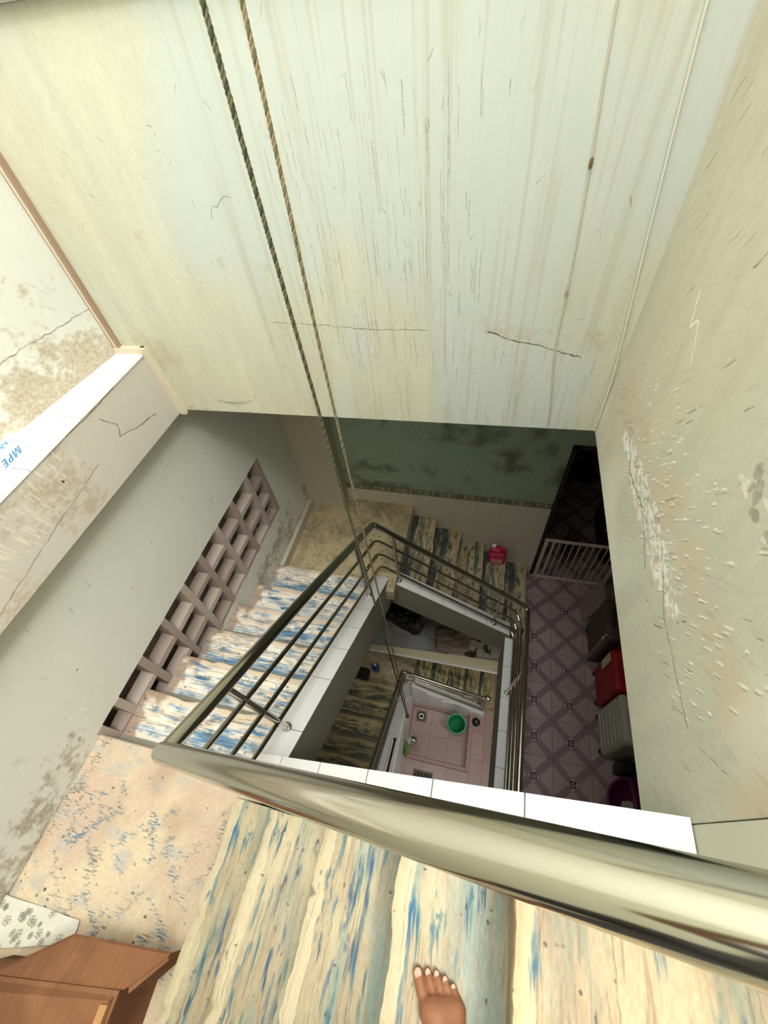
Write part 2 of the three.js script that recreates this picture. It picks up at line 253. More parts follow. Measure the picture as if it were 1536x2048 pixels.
// landings: short dabs lying along u
const dabs = (seed, P, blues, n, S = 480) => paint(0, 0, 2.0, 2.0, S, (u, v) => { const a = fbm(u * 3 + seed, v * 3, 5), b = fbm(u * 9 + seed, v * 14, 4), c = vn(u * 130, v * 200); let q = mix3(P[0], P[1], sm(0.35, 0.65, a)); q = mix3(q, P[2], 0.7 * sm(0.52, 0.7, b)); q = mix3(q, P[3], 0.55 * sm(0.5, 0.8, fbm(u * 6 + 50, v * 6, 5)) * (0.4 + 0.6 * c)); const k = (c - 0.5) * 16; return [q[0] + k, q[1] + k, q[2] + k]; }, (g, X, Y) => {
  const r = rng(seed); for (let i = 0; i < n; i++) { const u = r() * 2, v = r() * 2, m = 6 + r() * 22 | 0, col = blues[r() * blues.length | 0], dx = (r() - 0.5) * 0.02; for (let k = 0; k < m; k++) { const x = u + dx * k + (r() - 0.5) * 0.03, y = v + k * 0.008, l = 0.014 + 0.05 * r() * r(); g.fillStyle = css(col, 0.25 + 0.55 * r()); for (let z = 0; z < 3; z++) { const xs = x + (r() - 0.5) * l, w = l * (0.3 + 0.6 * r()), h = (0.0008 + 0.002 * r()) * S; g.fillRect(X(xs), Y(y + (r() - 0.5) * 0.006), w * S, h); } } }
  for (let i = 0; i < 420; i++) blob(g, X(2 * r()), Y(2 * r()), 1 + 3 * r(), 1 + 2 * r(), r, `rgba(76,62,48,${0.3 + 0.5 * r()})`, 7); });
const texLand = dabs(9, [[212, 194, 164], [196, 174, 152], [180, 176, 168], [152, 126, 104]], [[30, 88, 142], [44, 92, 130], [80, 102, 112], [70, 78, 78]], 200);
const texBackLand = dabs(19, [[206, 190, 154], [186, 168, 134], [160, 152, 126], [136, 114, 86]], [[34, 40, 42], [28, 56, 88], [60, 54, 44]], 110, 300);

// corridor floor tile print
const texTile = (() => {
  const n = 320, c = document.createElement('canvas'); c.width = c.height = n; const g = c.getContext('2d'), r = rng(51);
  g.fillStyle = 'rgb(142,122,130)'; g.fillRect(0, 0, n, n);
  const dia = (x, y, s, f) => { g.fillStyle = f; g.beginPath(); g.moveTo(x, y - s); g.lineTo(x + s, y); g.lineTo(x, y + s); g.lineTo(x - s, y); g.closePath(); g.fill(); };
  for (const [x, y] of [[0, n / 2], [n, n / 2], [n / 2, 0], [n / 2, n]]) dia(x, y, n * 0.372, 'rgb(178,158,162)');
  dia(n / 2, n / 2, n * 0.192, 'rgb(84,66,74)'); dia(n / 2, n / 2, n * 0.178, 'rgb(186,164,168)');
  g.strokeStyle = 'rgb(52,38,46)'; g.lineWidth = n * 0.03; const q = n * 0.07; g.strokeRect(n / 2 - q, n / 2 - q, 2 * q, 2 * q);
  g.lineWidth = n * 0.018; g.beginPath(); g.moveTo(n / 2 - q, n / 2 - q); g.lineTo(n / 2 + q * 0.5, n / 2 + q * 0.5); g.moveTo(n / 2 + q, n / 2 - q); g.lineTo(n / 2 - q * 0.5, n / 2 + q * 0.5); g.stroke();
  g.strokeStyle = 'rgba(120,100,106,0.35)'; g.lineWidth = 1;
  for (let i = -n; i < n; i += 9) { g.beginPath(); g.moveTo(i, 0); g.lineTo(i + n, n); g.stroke(); g.beginPath(); g.moveTo(i + n, 0); g.lineTo(i, n); g.stroke(); }
  for (let i = 0; i < 300; i++) { g.fillStyle = `rgba(70,56,60,${0.1 * r()})`; g.fillRect(r() * n, r() * n, 3, 3); }
  const t = new THREE.CanvasTexture(c); t.colorSpace = THREE.SRGBColorSpace; t.wrapS = t.wrapT = THREE.RepeatWrapping; return t;
})();
const texBorder = (() => {
  const c = document.createElement('canvas'); c.width = 256; c.height = 80; const g = c.getContext('2d');
  g.fillStyle = 'rgb(168,166,140)'; g.fillRect(0, 0, 256, 80); g.strokeStyle = 'rgb(62,70,56)'; g.lineWidth = 7;
  g.strokeRect(-8, 8, 272, 64);
  for (const x of [20, 60, 216]) { g.strokeRect(x, 22, 24, 36); g.beginPath(); g.moveTo(x + 32, 12); g.lineTo(x + 32, 68); g.stroke(); }
  g.fillStyle = 'rgb(62,70,56)'; g.beginPath(); g.moveTo(112, 58); g.lineTo(150, 22); g.lineTo(188, 58); g.closePath(); g.fill(); g.fillStyle = 'rgb(168,166,140)'; g.fillRect(138, 44, 24, 16);
  const t = new THREE.CanvasTexture(c); t.colorSpace = THREE.SRGBColorSpace; t.wrapS = t.wrapT = THREE.RepeatWrapping; return t;
})();

// ---------------------------------------------------------------- materials
const M = {
  back: std({ map: texBack, bumpMap: bumpOf(texBack), bumpScale: 0.0014, roughness: 0.8 }),
  right: std({ map: texRight, bumpMap: bumpOf(texRight), bumpScale: 0.0025, roughness: 0.8 }),
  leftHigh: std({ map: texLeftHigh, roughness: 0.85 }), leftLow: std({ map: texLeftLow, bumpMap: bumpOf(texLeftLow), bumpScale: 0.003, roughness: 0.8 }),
  green: std({ map: texGreen, roughness: 0.75 }), ledge: std({ map: texLedge, bumpMap: bumpOf(texLedge), bumpScale: 0.002, roughness: 0.85 }),
  plain: std({ color: rgb(206, 207, 190), roughness: 0.85 }), ceil: std({ color: rgb(196, 196, 180), roughness: 0.9 }), dim: std({ color: rgb(196, 188, 172), roughness: 0.9 }),
  slab: std({ color: rgb(150, 146, 130), roughness: 0.85 }), column: std({ color: rgb(190, 182, 164), roughness: 0.8 }), frame: std({ color: rgb(40, 28, 24), roughness: 0.6 }),
  white: std({ color: rgb(236, 236, 238), roughness: 0.22 }), white2: std({ color: rgb(226, 228, 232), roughness: 0.25 }), grout: std({ color: rgb(120, 116, 108), roughness: 0.95 }),
  dado: std({ color: rgb(216, 208, 194), roughness: 0.3 }), border: std({ map: texBorder, roughness: 0.4 }),
  tile: std({ map: texTile, roughness: 0.32 }), 
  pink: std({ color: rgb(188, 162, 154), roughness: 0.25 }), pink2: std({ color: rgb(182, 154, 148), roughness: 0.28 }), pinkRim: std({ color: rgb(176, 142, 134), roughness: 0.4 }),
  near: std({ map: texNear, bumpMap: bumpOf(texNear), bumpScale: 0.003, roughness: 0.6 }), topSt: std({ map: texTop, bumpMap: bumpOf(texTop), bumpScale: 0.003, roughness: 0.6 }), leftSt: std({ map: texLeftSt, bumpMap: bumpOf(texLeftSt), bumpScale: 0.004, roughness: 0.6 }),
  land: std({ map: texLand, bumpMap: bumpOf(texLand), bumpScale: 0.002, roughness: 0.65 }), backLand: std({ map: texBackLand, roughness: 0.6 }), backSt: std({ map: texBackSt, roughness: 0.6 }), lowSt: std({ map: texLowSt, roughness: 0.5 }),
  steel: std({ color: rgb(196, 192, 180), metalness: 1, roughness: 0.14 }), steelDull: std({ color: rgb(200, 196, 184), metalness: 1, roughness: 0.34 }), chrome: std({ color: rgb(225, 225, 225), metalness: 1, roughness: 0.08 }),
  dusty: std({ color: rgb(176, 162, 152), roughness: 0.95 }), dusty2: std({ color: rgb(158, 142, 132), roughness: 0.95 }),
  trunk: std({ color: rgb(212, 202, 180), roughness: 0.5 }), trunkOld: std({ color: rgb(158, 132, 112), roughness: 0.6 }),
  rope: std({ color: rgb(98, 96, 70), roughness: 0.95 }), ropeDark: std({ color: rgb(62, 62, 42), roughness: 0.95 }), rope2: std({ color: rgb(140, 124, 96), roughness: 0.95 }),
  black: std({ color: rgb(24, 22, 22), roughness: 0.5 }), rubber: std({ color: rgb(18, 18, 18), roughness: 0.8 }),
};

// ---------------------------------------------------------------- setting: shaft, walls, slabs
const YG = -3.31, CEIL = 3.206;                                              // ground floor level; underside of the upper slab
struct('wall_back_upper', hexa([[-1.98, 3.15, -1.78], [0.6, 3.206, -1.78], [0.6, 3.206, -1.58], [-1.98, 3.148, -1.58], [-1.98, 7.45, -1.78], [0.6, 7.45, -1.78], [0.6, 7.45, -1.58], [-1.98, 7.45, -1.58]]), M.back, 'pale green plastered wall with drip streaks above the stairwell opening');
const wr = struct('wall_right', null, null, 'peeling pale wall above the corridor edge');
part(wr, 'wall_panel', box(0.476, 0.6, CEIL, 7.45, -1.78, -0.142), M.right); part(wr, 'pier', box(0.4785, 0.6, CEIL, 7.45, -0.14, 0.06), M.plain);
struct('wall_left_upper', hexa([[-1.815, 3.4, -1.75], [-1.95, 3.4, -1.75], [-2.2, 3.4, 1.2], [-2.08, 3.4, 1.2], [-1.815, 7.45, -1.75], [-1.95, 7.45, -1.75], [-2.2, 7.45, 1.2], [-2.08, 7.45, 1.2]]), M.leftHigh, 'whitish wall with grime above the tiled ledge');
const lowL = struct('wall_left_lower', null, null, 'grey lit wall under the ledge beside the left stair flight');
const OZ0 = -2.1, OZ1 = -0.075, OY0 = 1.6, OY1 = 2.245;
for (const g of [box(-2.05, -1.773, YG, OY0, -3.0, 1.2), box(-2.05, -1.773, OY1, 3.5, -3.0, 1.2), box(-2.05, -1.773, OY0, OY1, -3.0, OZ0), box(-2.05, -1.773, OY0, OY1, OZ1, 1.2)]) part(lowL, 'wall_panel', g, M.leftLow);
struct('wall_near', box(-2.2, 2.2, YG, 7.45, 1.05, 1.2), M.plain);
struct('wall_corridor_right', box(1.98, 2.2, YG, 7.45, -5.5, 1.05), M.dim);
struct('wall_back_lower', merge([box(-1.9, 0.725, YG, CEIL, -2.95, -2.79), box(0.725, 2.0, 2.05, CEIL, -2.95, -2.79), box(0.725, 2.0, YG, -0.3, -2.95, -2.79)]), M.green, 'dark green wall above the tiled dado of the back flight');
struct('wall_room_back', box(0.5, 2.1, 0, CEIL, -5.5, -5.35), M.dim);
struct('wall_room_left', box(0.5, 0.62, 0, CEIL, -5.35, -2.95), M.dim);
struct('door_1', merge([box(0.725, 0.76, 0, 2.05, -2.96, -2.775), box(0.725, 1.98, 2.01, 2.05, -2.96, -2.775)]), M.frame, 'dark frame of the opening at the corridor end');
struct('ceiling', box(0.6, 2.1, CEIL, 3.546, -5.5, -0.1), M.ceil);
struct('ceiling', box(0.77, 2.1, 3.1, 3.209, -0.1, 1.05), M.ceil);
struct('ceiling', box(-1.9, 0.6, CEIL, 3.546, -3.0, -1.78), M.ceil);
// roof with its translucent roof lights, the second added to brighten the left wall
const rf = struct('ceiling', null, null, 'roof over the shaft');
{ const K = SKIES.map((k) => [k.x - k.w / 2, k.x + k.w / 2, k.z - k.d / 2, k.z + k.d / 2]), R = [];
  R.push([-2.2, K[0][0], -1.8, 1.2], [K[0][0], K[0][1], -1.8, K[0][2]], [K[0][0], K[0][1], K[0][3], 1.2], [K[0][1], K[1][0], -1.8, 1.2], [K[1][0], K[1][1], -1.8, K[1][2]], [K[1][0], K[1][1], K[1][3], 1.2], [K[1][1], 2.2, -1.8, 1.2]);
  for (const [a, b, c, d] of R) part(rf, 'roof_panel', box(a, b, 7.25, 7.45, c, d), M.plain);
  K.forEach(([a, b, c, d], i) => struct('window_' + (i + 1), box(a, b, 7.26, 7.3, c, d), std({ color: 0xffffff, emissive: DAY, emissiveIntensity: 4, roughness: 0.6 }), i ? 'added unseen translucent roof light over the upper corridor' : 'translucent roof light over the shaft')); }
struct('wall_corridor_upper', box(0.6, 2.0, 3.21, 7.45, -0.1, 0.06), M.plain);
{ const t = thing('added_tube_lamp', 'added unseen tube lamp under the corridor slab, brightening the ground floor hall', 'lamp'); part(t, 'batten', box(TUBE.x - 0.03, TUBE.x + 0.03, TUBE.y + 0.03, TUBE.y + 0.07, TUBE.z - 0.63, TUBE.z + 0.63), M.white); part(t, 'tube', bar([TUBE.x, TUBE.y, TUBE.z - 0.6], [TUBE.x, TUBE.y, TUBE.z + 0.6], 0.013), std({ color: 0xffffff, emissive: new THREE.Color(1, 0.97, 0.92), emissiveIntensity: 3 })); for (const z of [-0.61, 0.61]) part(t, 'holder', box(TUBE.x - 0.02, TUBE.x + 0.02, TUBE.y - 0.02, TUBE.y + 0.03, TUBE.z + z - 0.01, TUBE.z + z + 0.01), M.white); }
struct('trim_1', box(-1.85, 0.476, 4.585, 4.66, -1.58, -1.55), std({ color: rgb(128, 124, 116), roughness: 0.8 }), 'grey strip across the pale wall');

// ledge beam with white tiles
const ledge = struct('ledge_beam', hexa([[-2.02, 3.15, -1.6], [-1.661, 3.15, -1.6], [-1.661, 3.15, 1.05], [-2.02, 3.15, 1.05], [-2.02, 3.495, -1.6], [-1.69, 3.495, -1.6], [-1.6, 3.495, 1.05], [-2.02, 3.495, 1.05]]), M.ledge, 'stained beam with white ledge tiles on the left');
{ const zs = [-1.578, -1.378, -1.068, -0.759, -0.45, -0.14, 0.17, 0.48, 0.79, 1.04], xo = (z) => -1.69 + 0.0345 * (z + 1.58) + 0.005, xi = (z) => -1.831 - 0.0915 * (z + 1.6) - 0.02;
  part(ledge, 'grout_bed', hexa([[-1.84, 3.494, -1.578], [-1.7, 3.494, -1.578], [-1.61, 3.494, 1.04], [-2.05, 3.494, 1.04], [-1.84, 3.498, -1.578], [-1.7, 3.498, -1.578], [-1.61, 3.498, 1.04], [-2.05, 3.498, 1.04]]), M.grout);
  for (let i = 0; i < zs.length - 1; i++) { const a = zs[i] + 0.0022, b = zs[i + 1] - 0.0022; part(ledge, 'tile', hexa([[xi(a), 3.495, a], [xo(a), 3.495, a], [xo(b), 3.495, b], [xi(b), 3.495, b], [xi(a), 3.506, a], [xo(a) - 0.002, 3.506, a], [xo(b) - 0.002, 3.506, b], [xi(b), 3.506, b]]), M.white); } }

// corridor floor (middle storey) in single tiles
const floor = struct('floor', box(0.505, 2.0, -0.48, -0.012, -5.4, 1.05), M.slab, 'corridor floor');
{ const P = 0.3305, X0 = 0.622, gt = 0.0012; let n = 0;
  const kinds = [M.tile, M.tile.clone(), M.tile.clone()]; kinds[1].color.setRGB(0.92, 0.9, 0.92); kinds[2].color.setRGB(0.97, 0.93, 0.9);
  for (let i = -1; i < 4; i++) for (let j = -1; j < 16; j++) {
    let x0 = X0 + i * P, x1 = x0 + P, z1 = -0.533 + 0.02 - j * P + P / 2 * 0, z0 = z1 - P; x0 = Math.max(x0, 0.53); x1 = Math.min(x1, 1.98);
    const g = tile(x0 + gt, x1 - gt, -0.012, 0, z0 + gt, z1 - gt, 0.0015), uv = g.attributes.uv, ps = g.attributes.position;
    for (let k = 0; k < uv.count; k++) uv.setXY(k, (ps.getX(k) - X0 - i * P) / P, (z1 - ps.getZ(k)) / P);
    part(floor, 'tile', g, kinds[(i * 7 + j * 3 + 99 + (n++ % 2)) % 3]);
  } }
// upper floor the near flight climbs to
struct('floor', box(0.77, 2.0, 3.21, 3.3255, 0.06, 1.05), M.slab);

// ground floor with the sunken wash basin
const ground = struct('floor', merge([box(-1.8, -0.72, YG - 0.3, YG - 0.012, -2.8, 1.05), box(0.385, 2.0, YG - 0.3, YG - 0.012, -2.8, 1.05), box(-0.72, 0.385, YG - 0.3, YG - 0.012, -2.8, -1.87), box(-0.72, 0.385, YG - 0.3, YG - 0.012, -1.0, 1.05), box(-0.72, 0.385, YG - 0.3, YG - 0.12, -1.87, -1.0)]), M.grout, 'pink ground floor around the sunken basin');
{ const put = (x0, x1, z0, z1, m) => part(ground, 'tile', tile(x0 + 0.001, x1 - 0.001, YG - 0.012, YG, z0 + 0.001, z1 - 0.001), m);
  const zs = [-2.78, -2.4, -2.0, -1.6, -1.2, -0.8, -0.4, 0, 0.4, 0.8, 1.04];
  for (let j = 0; j < zs.length - 1; j++) for (const [a, b] of [[0.385, 0.585], [0.585, 0.985], [0.985, 1.385]]) put(a, b, zs[j], zs[j + 1], (j + (a > 0.5 ? 1 : 0)) % 2 ? M.pink : M.pink2);
  for (const [a, b] of [[-1.0, -0.8], [-0.8, -0.4], [-0.4, 0], [0, 0.4], [0.4, 0.8]]) for (const [c, d] of [[-0.68, -0.35], [-0.35, 0.02], [0.02, 0.385]]) put(c, d, a, b, c < 0 ? M.pink : M.pink2);
  // basin floor tiles and raised rim
  for (const [a, b] of [[-0.64, -0.3], [-0.3, 0.01], [0.01, 0.318]]) for (const [c, d] of [[-1.83, -1.43], [-1.43, -1.06]]) part(ground, 'tile', tile(a + 0.001, b - 0.001, YG - 0.125, YG - 0.11, c + 0.001, d - 0.001), (a < -0.2) === (c < -1.5) ? M.pink : M.pink2);
  const y0 = YG - 0.12, y1 = YG + 0.05;
  part(ground, 'basin_rim', merge([tile(0.318, 0.385, y0, y1, -1.87, -1.0, 0.008), tile(-0.7, 0.318, y0, y1, -1.06, -1.0, 0.008), tile(-0.7, 0.318, y0, YG - 0.02, -1.87, -1.82, 0.008), tile(-0.7, -0.64, y0, YG - 0.02, -1.82, -1.06, 0.008)]), M.pinkRim);
}

// ---------------------------------------------------------------- stairs
// map(x across the flight, s along the climb, y height) -> world; worn nosing
function stepGeo(map, w, run, rise, seed, o = {}) {
  const r = rng(seed), n = o.n || 28, A = o.worn ?? 0.006, prof = [[0.014, -rise], [0.014, -0.05], [-0.002, -0.04], [-0.009, -0.022], [-0.007, -0.007], [0.004, 0], [0.03, 0.0015], [run * 0.6, -0.002], [run + 0.03, 0], [run + 0.03, -rise]];
  const nz = [], cut = [0, 1, 2].map(() => [r() * n, 1 + 3 * r(), A * (0.4 + 0.8 * r())]);
  for (let i = 0; i <= n; i++) { let c = (fbm(i / n * w * 9 + seed * 3.1, seed, 3) - 0.5) * 0.022 + (r() - 0.5) * 0.003; for (const [p, q, h] of cut) c += h * Math.max(0, 1 - Math.abs(i - p) / q) * (0.7 + 0.3 * r()); nz.push(c); }
  const pos = [], uv = [], idx = [], m = prof.length, cell = o.cell || w, dv = o.long ? 0 : (seed % 3) * cell, vs = (cell - 0.01) / w;
  for (let i = 0; i <= n; i++) { for (let j = 0; j < m; j++) { const [s, y] = prof[j];  const e = j > 0 && j < 7 ? nz[i] * (j < 6 ? 1 : 0.4) : 0, p = map(w * i / n, s + e, y + (j > 3 && j < 7 ? -Math.abs(nz[i]) * 0.3 : 0)); pos.push(...p); uv.push(j < 2 ? -0.06 - (j ? 0 : rise - 0.05) : j < 6 ? [-0.03, -0.018, -0.006, 0.004][j - 2] : o.long ? s * 0.98 : Math.min(s, 0.3), vs * w * i / n + dv); } }
  for (let i = 0; i < n; i++) for (let j = 0; j < m; j++) { const k = (j + 1) % m, a = i * m + j, b = i * m + k, d = a + m, e = b + m; idx.push(a, b, d, b, e, d); }
  for (const [i, f] of [[0, 0], [n, 1]]) for (let j = 1; j < m - 1; j++) { const a = i * m, b = i * m + j, d = b + 1; f ? idx.push(a, b, d) : idx.push(a, d, b); }
  let vol = 0; for (let i = 0; i < idx.length; i += 3) { const P = [0, 1, 2].map((k) => new THREE.Vector3(pos[idx[i + k] * 3], pos[idx[i + k] * 3 + 1], pos[idx[i + k] * 3 + 2])); vol += P[0].dot(P[1].cross(P[2])); }
  if (vol < 0) for (let i = 0; i < idx.length; i += 3) { const t = idx[i]; idx[i] = idx[i + 1]; idx[i + 1] = t; }
  const g = new THREE.BufferGeometry(); g.setAttribute('position', new THREE.Float32BufferAttribute(pos, 3)); g.setAttribute('uv', new THREE.Float32BufferAttribute(uv, 2)); g.setIndex(idx);
  return toCreasedNormals(g, 0.7);
}
const F1X = [0.66, 0.405, 0.144, -0.126, -0.389, -0.6435], R1 = 0.1725, F2Z = [-1.737, -1.4355, -1.15, -0.8685, -0.6075, -0.333, -0.06], R2 = 0.1697;
const F3X = [-0.833, -0.596, -0.332, -0.073, 0.177, 0.4275], R3 = 0.2205, YL = 1.035, YN = 2.223;
function backFlight(y, mat, z0, z1, label) {
  const t = thing('stair_flight', label, 'stairs');
  for (let k = 0; k < 5; k++) part(t, 'step', stepGeo((x, s, h) => [F1X[k] - s, y + R1 * (k + 1) + h, z0 + x], z1 - z0, F1X[k] - F1X[k + 1], R1, 100 + k + (y < 0 ? 20 : 0), { worn: 0.004 }), mat);
  return t;
}
function leftFlight(y, mat, label) {
  const t = thing('stair_flight', label, 'stairs');
  for (let k = 0; k < 6; k++) part(t, 'step', stepGeo((x, s, h) => [-1.773 + x, y + R2 * (k + 1) + h, F2Z[k] + s], 0.905, F2Z[k + 1] - F2Z[k], R2, 200 + k + (y < 0 ? 20 : 0), { worn: 0.014, cell: 0.91 }), mat);
  part(t, 'soffit', hexa([[-1.77, y - 0.14, -1.74], [-0.87, y - 0.14, -1.74], [-0.87, y + 0.93, -0.06], [-1.77, y + 0.93, -0.06], [-1.77, y + 0.02, -1.74], [-0.87, y + 0.02, -1.74], [-0.87, y + 1.04, -0.06], [-1.77, y + 1.04, -0.06]]), M.slab);
  return t;
}
function landing(x0, x1, y, z0, z1, mat, label, th = 0.16) { const t = solo('stair_landing', tile(x0, x1, y - th, y, z0, z1, 0.006), mat, label, 'landing'); return t; }
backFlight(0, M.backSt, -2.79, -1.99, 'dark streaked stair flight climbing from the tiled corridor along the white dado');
leftFlight(YL, M.leftSt, 'brightly lit blue and cream stair flight beside the breeze block screen');
const nearF = thing('stair_flight', 'nearest stair flight of cream and teal streaked steps under the big handrail', 'stairs');
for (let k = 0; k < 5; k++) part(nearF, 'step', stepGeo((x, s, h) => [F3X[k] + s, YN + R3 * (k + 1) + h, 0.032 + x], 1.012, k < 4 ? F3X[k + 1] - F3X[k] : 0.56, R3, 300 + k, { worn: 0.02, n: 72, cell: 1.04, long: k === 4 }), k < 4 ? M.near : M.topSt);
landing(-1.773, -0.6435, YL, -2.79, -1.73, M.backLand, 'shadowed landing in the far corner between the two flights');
landing(-1.773, -0.8, YN, -0.062, 1.05, M.land, 'dabbed cream landing beside the cardboard box');
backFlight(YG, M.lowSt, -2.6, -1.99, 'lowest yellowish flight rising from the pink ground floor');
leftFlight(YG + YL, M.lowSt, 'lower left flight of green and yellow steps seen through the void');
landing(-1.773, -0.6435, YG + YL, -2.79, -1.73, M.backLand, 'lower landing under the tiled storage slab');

// curbs: sloping upstands capped with white tiles
function curb(name, A, B, side, w, depth, label, mat, tiles, capMat, nrm) {        // A, B: top points of the void-side edge; side: direction to the stair side
  const S = (p, k, dy) => [p[0] + side[0] * w * k, p[1] + dy, p[2] + side[2] * w * k];
  const d0 = typeof depth === 'number' ? [depth, depth] : depth;
  const t = struct(name, hexa([S(A, 0, -d0[0]), S(B, 0, -d0[1]), S(B, 1, -d0[1]), S(A, 1, -d0[0]), S(A, 0, -0.012), S(B, 0, -0.012), S(B, 1, -0.012), S(A, 1, -0.012)]), mat, label);
  const L = (f) => [0, 1, 2].map((k) => A[k] + (B[k] - A[k]) * f), ov = 0.006;
  for (let i = 0; i < tiles.length - 1; i++) {
    const a = L(tiles[i] + 0.0012), b = L(tiles[i + 1] - 0.0012), Q = (p, k, dy) => [p[0] + side[0] * (k ? w : -ov), p[1] + dy, p[2] + side[2] * (k ? w : -ov)];
    part(t, 'tile', hexa([Q(a, 0, -0.012), Q(b, 0, -0.012), Q(b, 1, -0.012), Q(a, 1, -0.012), Q(a, 0, 0), Q(b, 0, 0), Q(b, 1, 0), Q(a, 1, 0)]), capMat || M.white);
  }
  return t;
}
const steps = (n, o = 0) => { const a = [0]; for (let i = 1; i < n; i++) a.push(Math.min(0.98, (i - o) / (n - o))); a.push(1); return a; };
curb('curb', [-0.72, 2.335, -0.145], [-0.72, 1.058, -1.86], [-1, 0, 0], 0.148, 0.48, 'white tiled curb of the lit left flight', M.slab, [0, 0.086, 0.28, 0.43, 0.56, 0.694, 0.84, 1]);
curb('curb', [-0.72, 1.01, -1.86], [0.5, 0.235, -1.86], [0, 0, -1], 0.13, 0.47, 'white tiled curb of the back flight', M.slab, [0, 0.05, 0.237, 0.424, 0.61, 0.795, 1]);
curb('curb', [0.43, 0.15, -0.05], [0.47, 0.15, -1.86], [1, 0, 0], 0.076, 0.62, 'white tiled curb at the corridor edge', M.slab, steps(6), M.white2);
curb('curb', [-0.868, 2.331, -0.145], [0.476, 3.45, -0.145], [0, 0, 1], 0.17, 0.42, 'bright white tiled curb under the big handrail', M.slab, [0, 0.135, 0.297, 0.458, 0.625, 0.797, 1]);
const DG = 0.735 * 4.5;
const c5 = curb('curb', [-0.665, 2.335 - DG, -0.145], [-0.68, 1.05 - DG, -1.86], [-1, 0, 0], 0.19, [2.34 - DG - YG, 1.05 - DG - YG], 'lower white tiled curb wall beside the basin', M.white2, steps(6));
const c6 = curb('curb', [-0.68, 1.03 - DG, -1.86], [0.549, 0.155 - DG, -1.86], [0, 0, -1], 0.13, [1.03 - DG - YG, 0.155 - DG - YG], 'low white tiled curb wall behind the green bucket', M.white2, steps(6));
// tile faces of the basin walls
for (let i = 0; i < 7; i++) for (let j = 0; j < 5; j++) {
  const z0 = -1.85 + i * 0.24, z1 = z0 + 0.237, y0 = YG + j * 0.25, top = (z) => 2.335 - DG - (-0.145 - z) * 0.749 - 0.014, y1 = y0 + 0.247;
  if (y0 > Math.min(top(z0), top(z1)) - 0.04) continue;
  part(c5, 'tile', hexa([[-0.67, y0, z0], [-0.655, y0, z0], [-0.655, y0, z1], [-0.67, y0, z1], [-0.67, Math.min(y1, top(z0)), z0], [-0.655, Math.min(y1, top(z0)), z0], [-0.655, Math.min(y1, top(z1)), z1], [-0.67, Math.min(y1, top(z1)), z1]]), (i + j) % 3 ? M.white2 : M.white);
}
for (let i = 0; i < 5; i++) for (let j = 0; j < 5; j++) {
  const x0 = -0.65 + i * 0.24, x1 = x0 + 0.237, y0 = YG + j * 0.25, top = (x) => 1.03 - DG - (x + 0.68) * 0.712 - 0.014, y1 = y0 + 0.247;
  if (y0 > Math.min(top(x0), top(x1)) - 0.02) continue;
  part(c6, 'tile', hexa([[x0, y0, -1.862], [x1, y0, -1.862], [x1, y0, -1.85], [x0, y0, -1.85], [x0, Math.min(y1, top(x0)), -1.862], [x1, Math.min(y1, top(x1)), -1.862], [x1, Math.min(y1, top(x1)), -1.85], [x0, Math.min(y1, top(x0)), -1.85]]), (i + j) % 3 ? M.white2 : M.white);
}

// back corner column, dado tiles and patterned border
struct('column', box(-1.773, -1.38, YL, CEIL, -2.79, -2.63), M.column, 'dark corner column on the far landing');
struct('trim_2', box(-1.773, -1.735, YL, YL + 0.11, -2.62, -1.74), M.column, 'skirting along the far landing');
const dado = struct('trim_3', null, null, 'white dado tiles and patterned border on the green wall');
{ const P = 0.234;
  for (let i = 0; i < 9; i++) {
    const x1 = 0.722 - i * P, x0 = x1 - P + 0.002, lim = x1 < -1.34; if (lim) break;
    for (const [y0, y1] of [[0.0, 0.455], [0.458, 0.9], [0.903, 1.215]]) part(dado, 'tile', box(Math.max(x0, -1.378), x1, y0, y1, -2.79, -2.781), M.dado);
    const g = box(Math.max(x0, -1.378), x1, 1.218, 1.29, -2.79, -2.78), uv = g.attributes.uv; for (let k = 0; k < uv.count; k++) uv.setXY(k, (uv.getX(k) - x0) / P, (uv.getY(k) - 1.218) / 0.072);
    part(dado, 'border_tile', g, M.border);
  } }

// ---------------------------------------------------------------- breeze block screen
struct('wall_outer', box(-2.05, -1.965, OY0, OY1, OZ0, OZ1), M.dusty2, 'dusty wall face behind the breeze blocks');
const bb = thing('breeze_block_screen', 'dusty brown breeze block screen set in the left wall along the stairs', 'breeze blocks');
{ const zs = [-2.095, -1.9, -1.64, -1.4, -1.155, -0.925, -0.69, -0.45, -0.222, -0.078], ys = [2.045, 1.83, 1.615], r = rng(61);
  const yb = (z) => OY0;
  zs.forEach((z, i) => { const w = 0.021 + 0.004 * r(); part(bb, 'upright', hexa([[-1.9, yb(z), z - w], [-1.771 + 0.004 * r(), yb(z), z - w], [-1.771, yb(z), z + w], [-1.9, yb(z), z + w], [-1.9, OY1, z - w], [-1.771 + 0.003 * r(), OY1, z - w], [-1.772, OY1, z + w], [-1.9, OY1, z + w]]), r() < 0.5 ? M.dusty : M.dusty2); });
  ys.forEach((y, j) => { for (let i = 0; i < zs.length - 1; i++) { const a = zs[i] + 0.022, b = zs[i + 1] - 0.022, e = 0.012 * r(); part(bb, 'crossbar', hexa([[-1.86, y - 0.03, a], [-1.774, y - 0.02, a], [-1.774, y - 0.02, b], [-1.86, y - 0.03, b], [-1.86, y + 0.022 + e, a], [-1.774 - 0.004 * r(), y + 0.018, a], [-1.776, y + 0.018 + e * 0.3, b], [-1.86, y + 0.026, b]]), (i + j) % 2 ? M.dusty : M.dusty2); } });
}
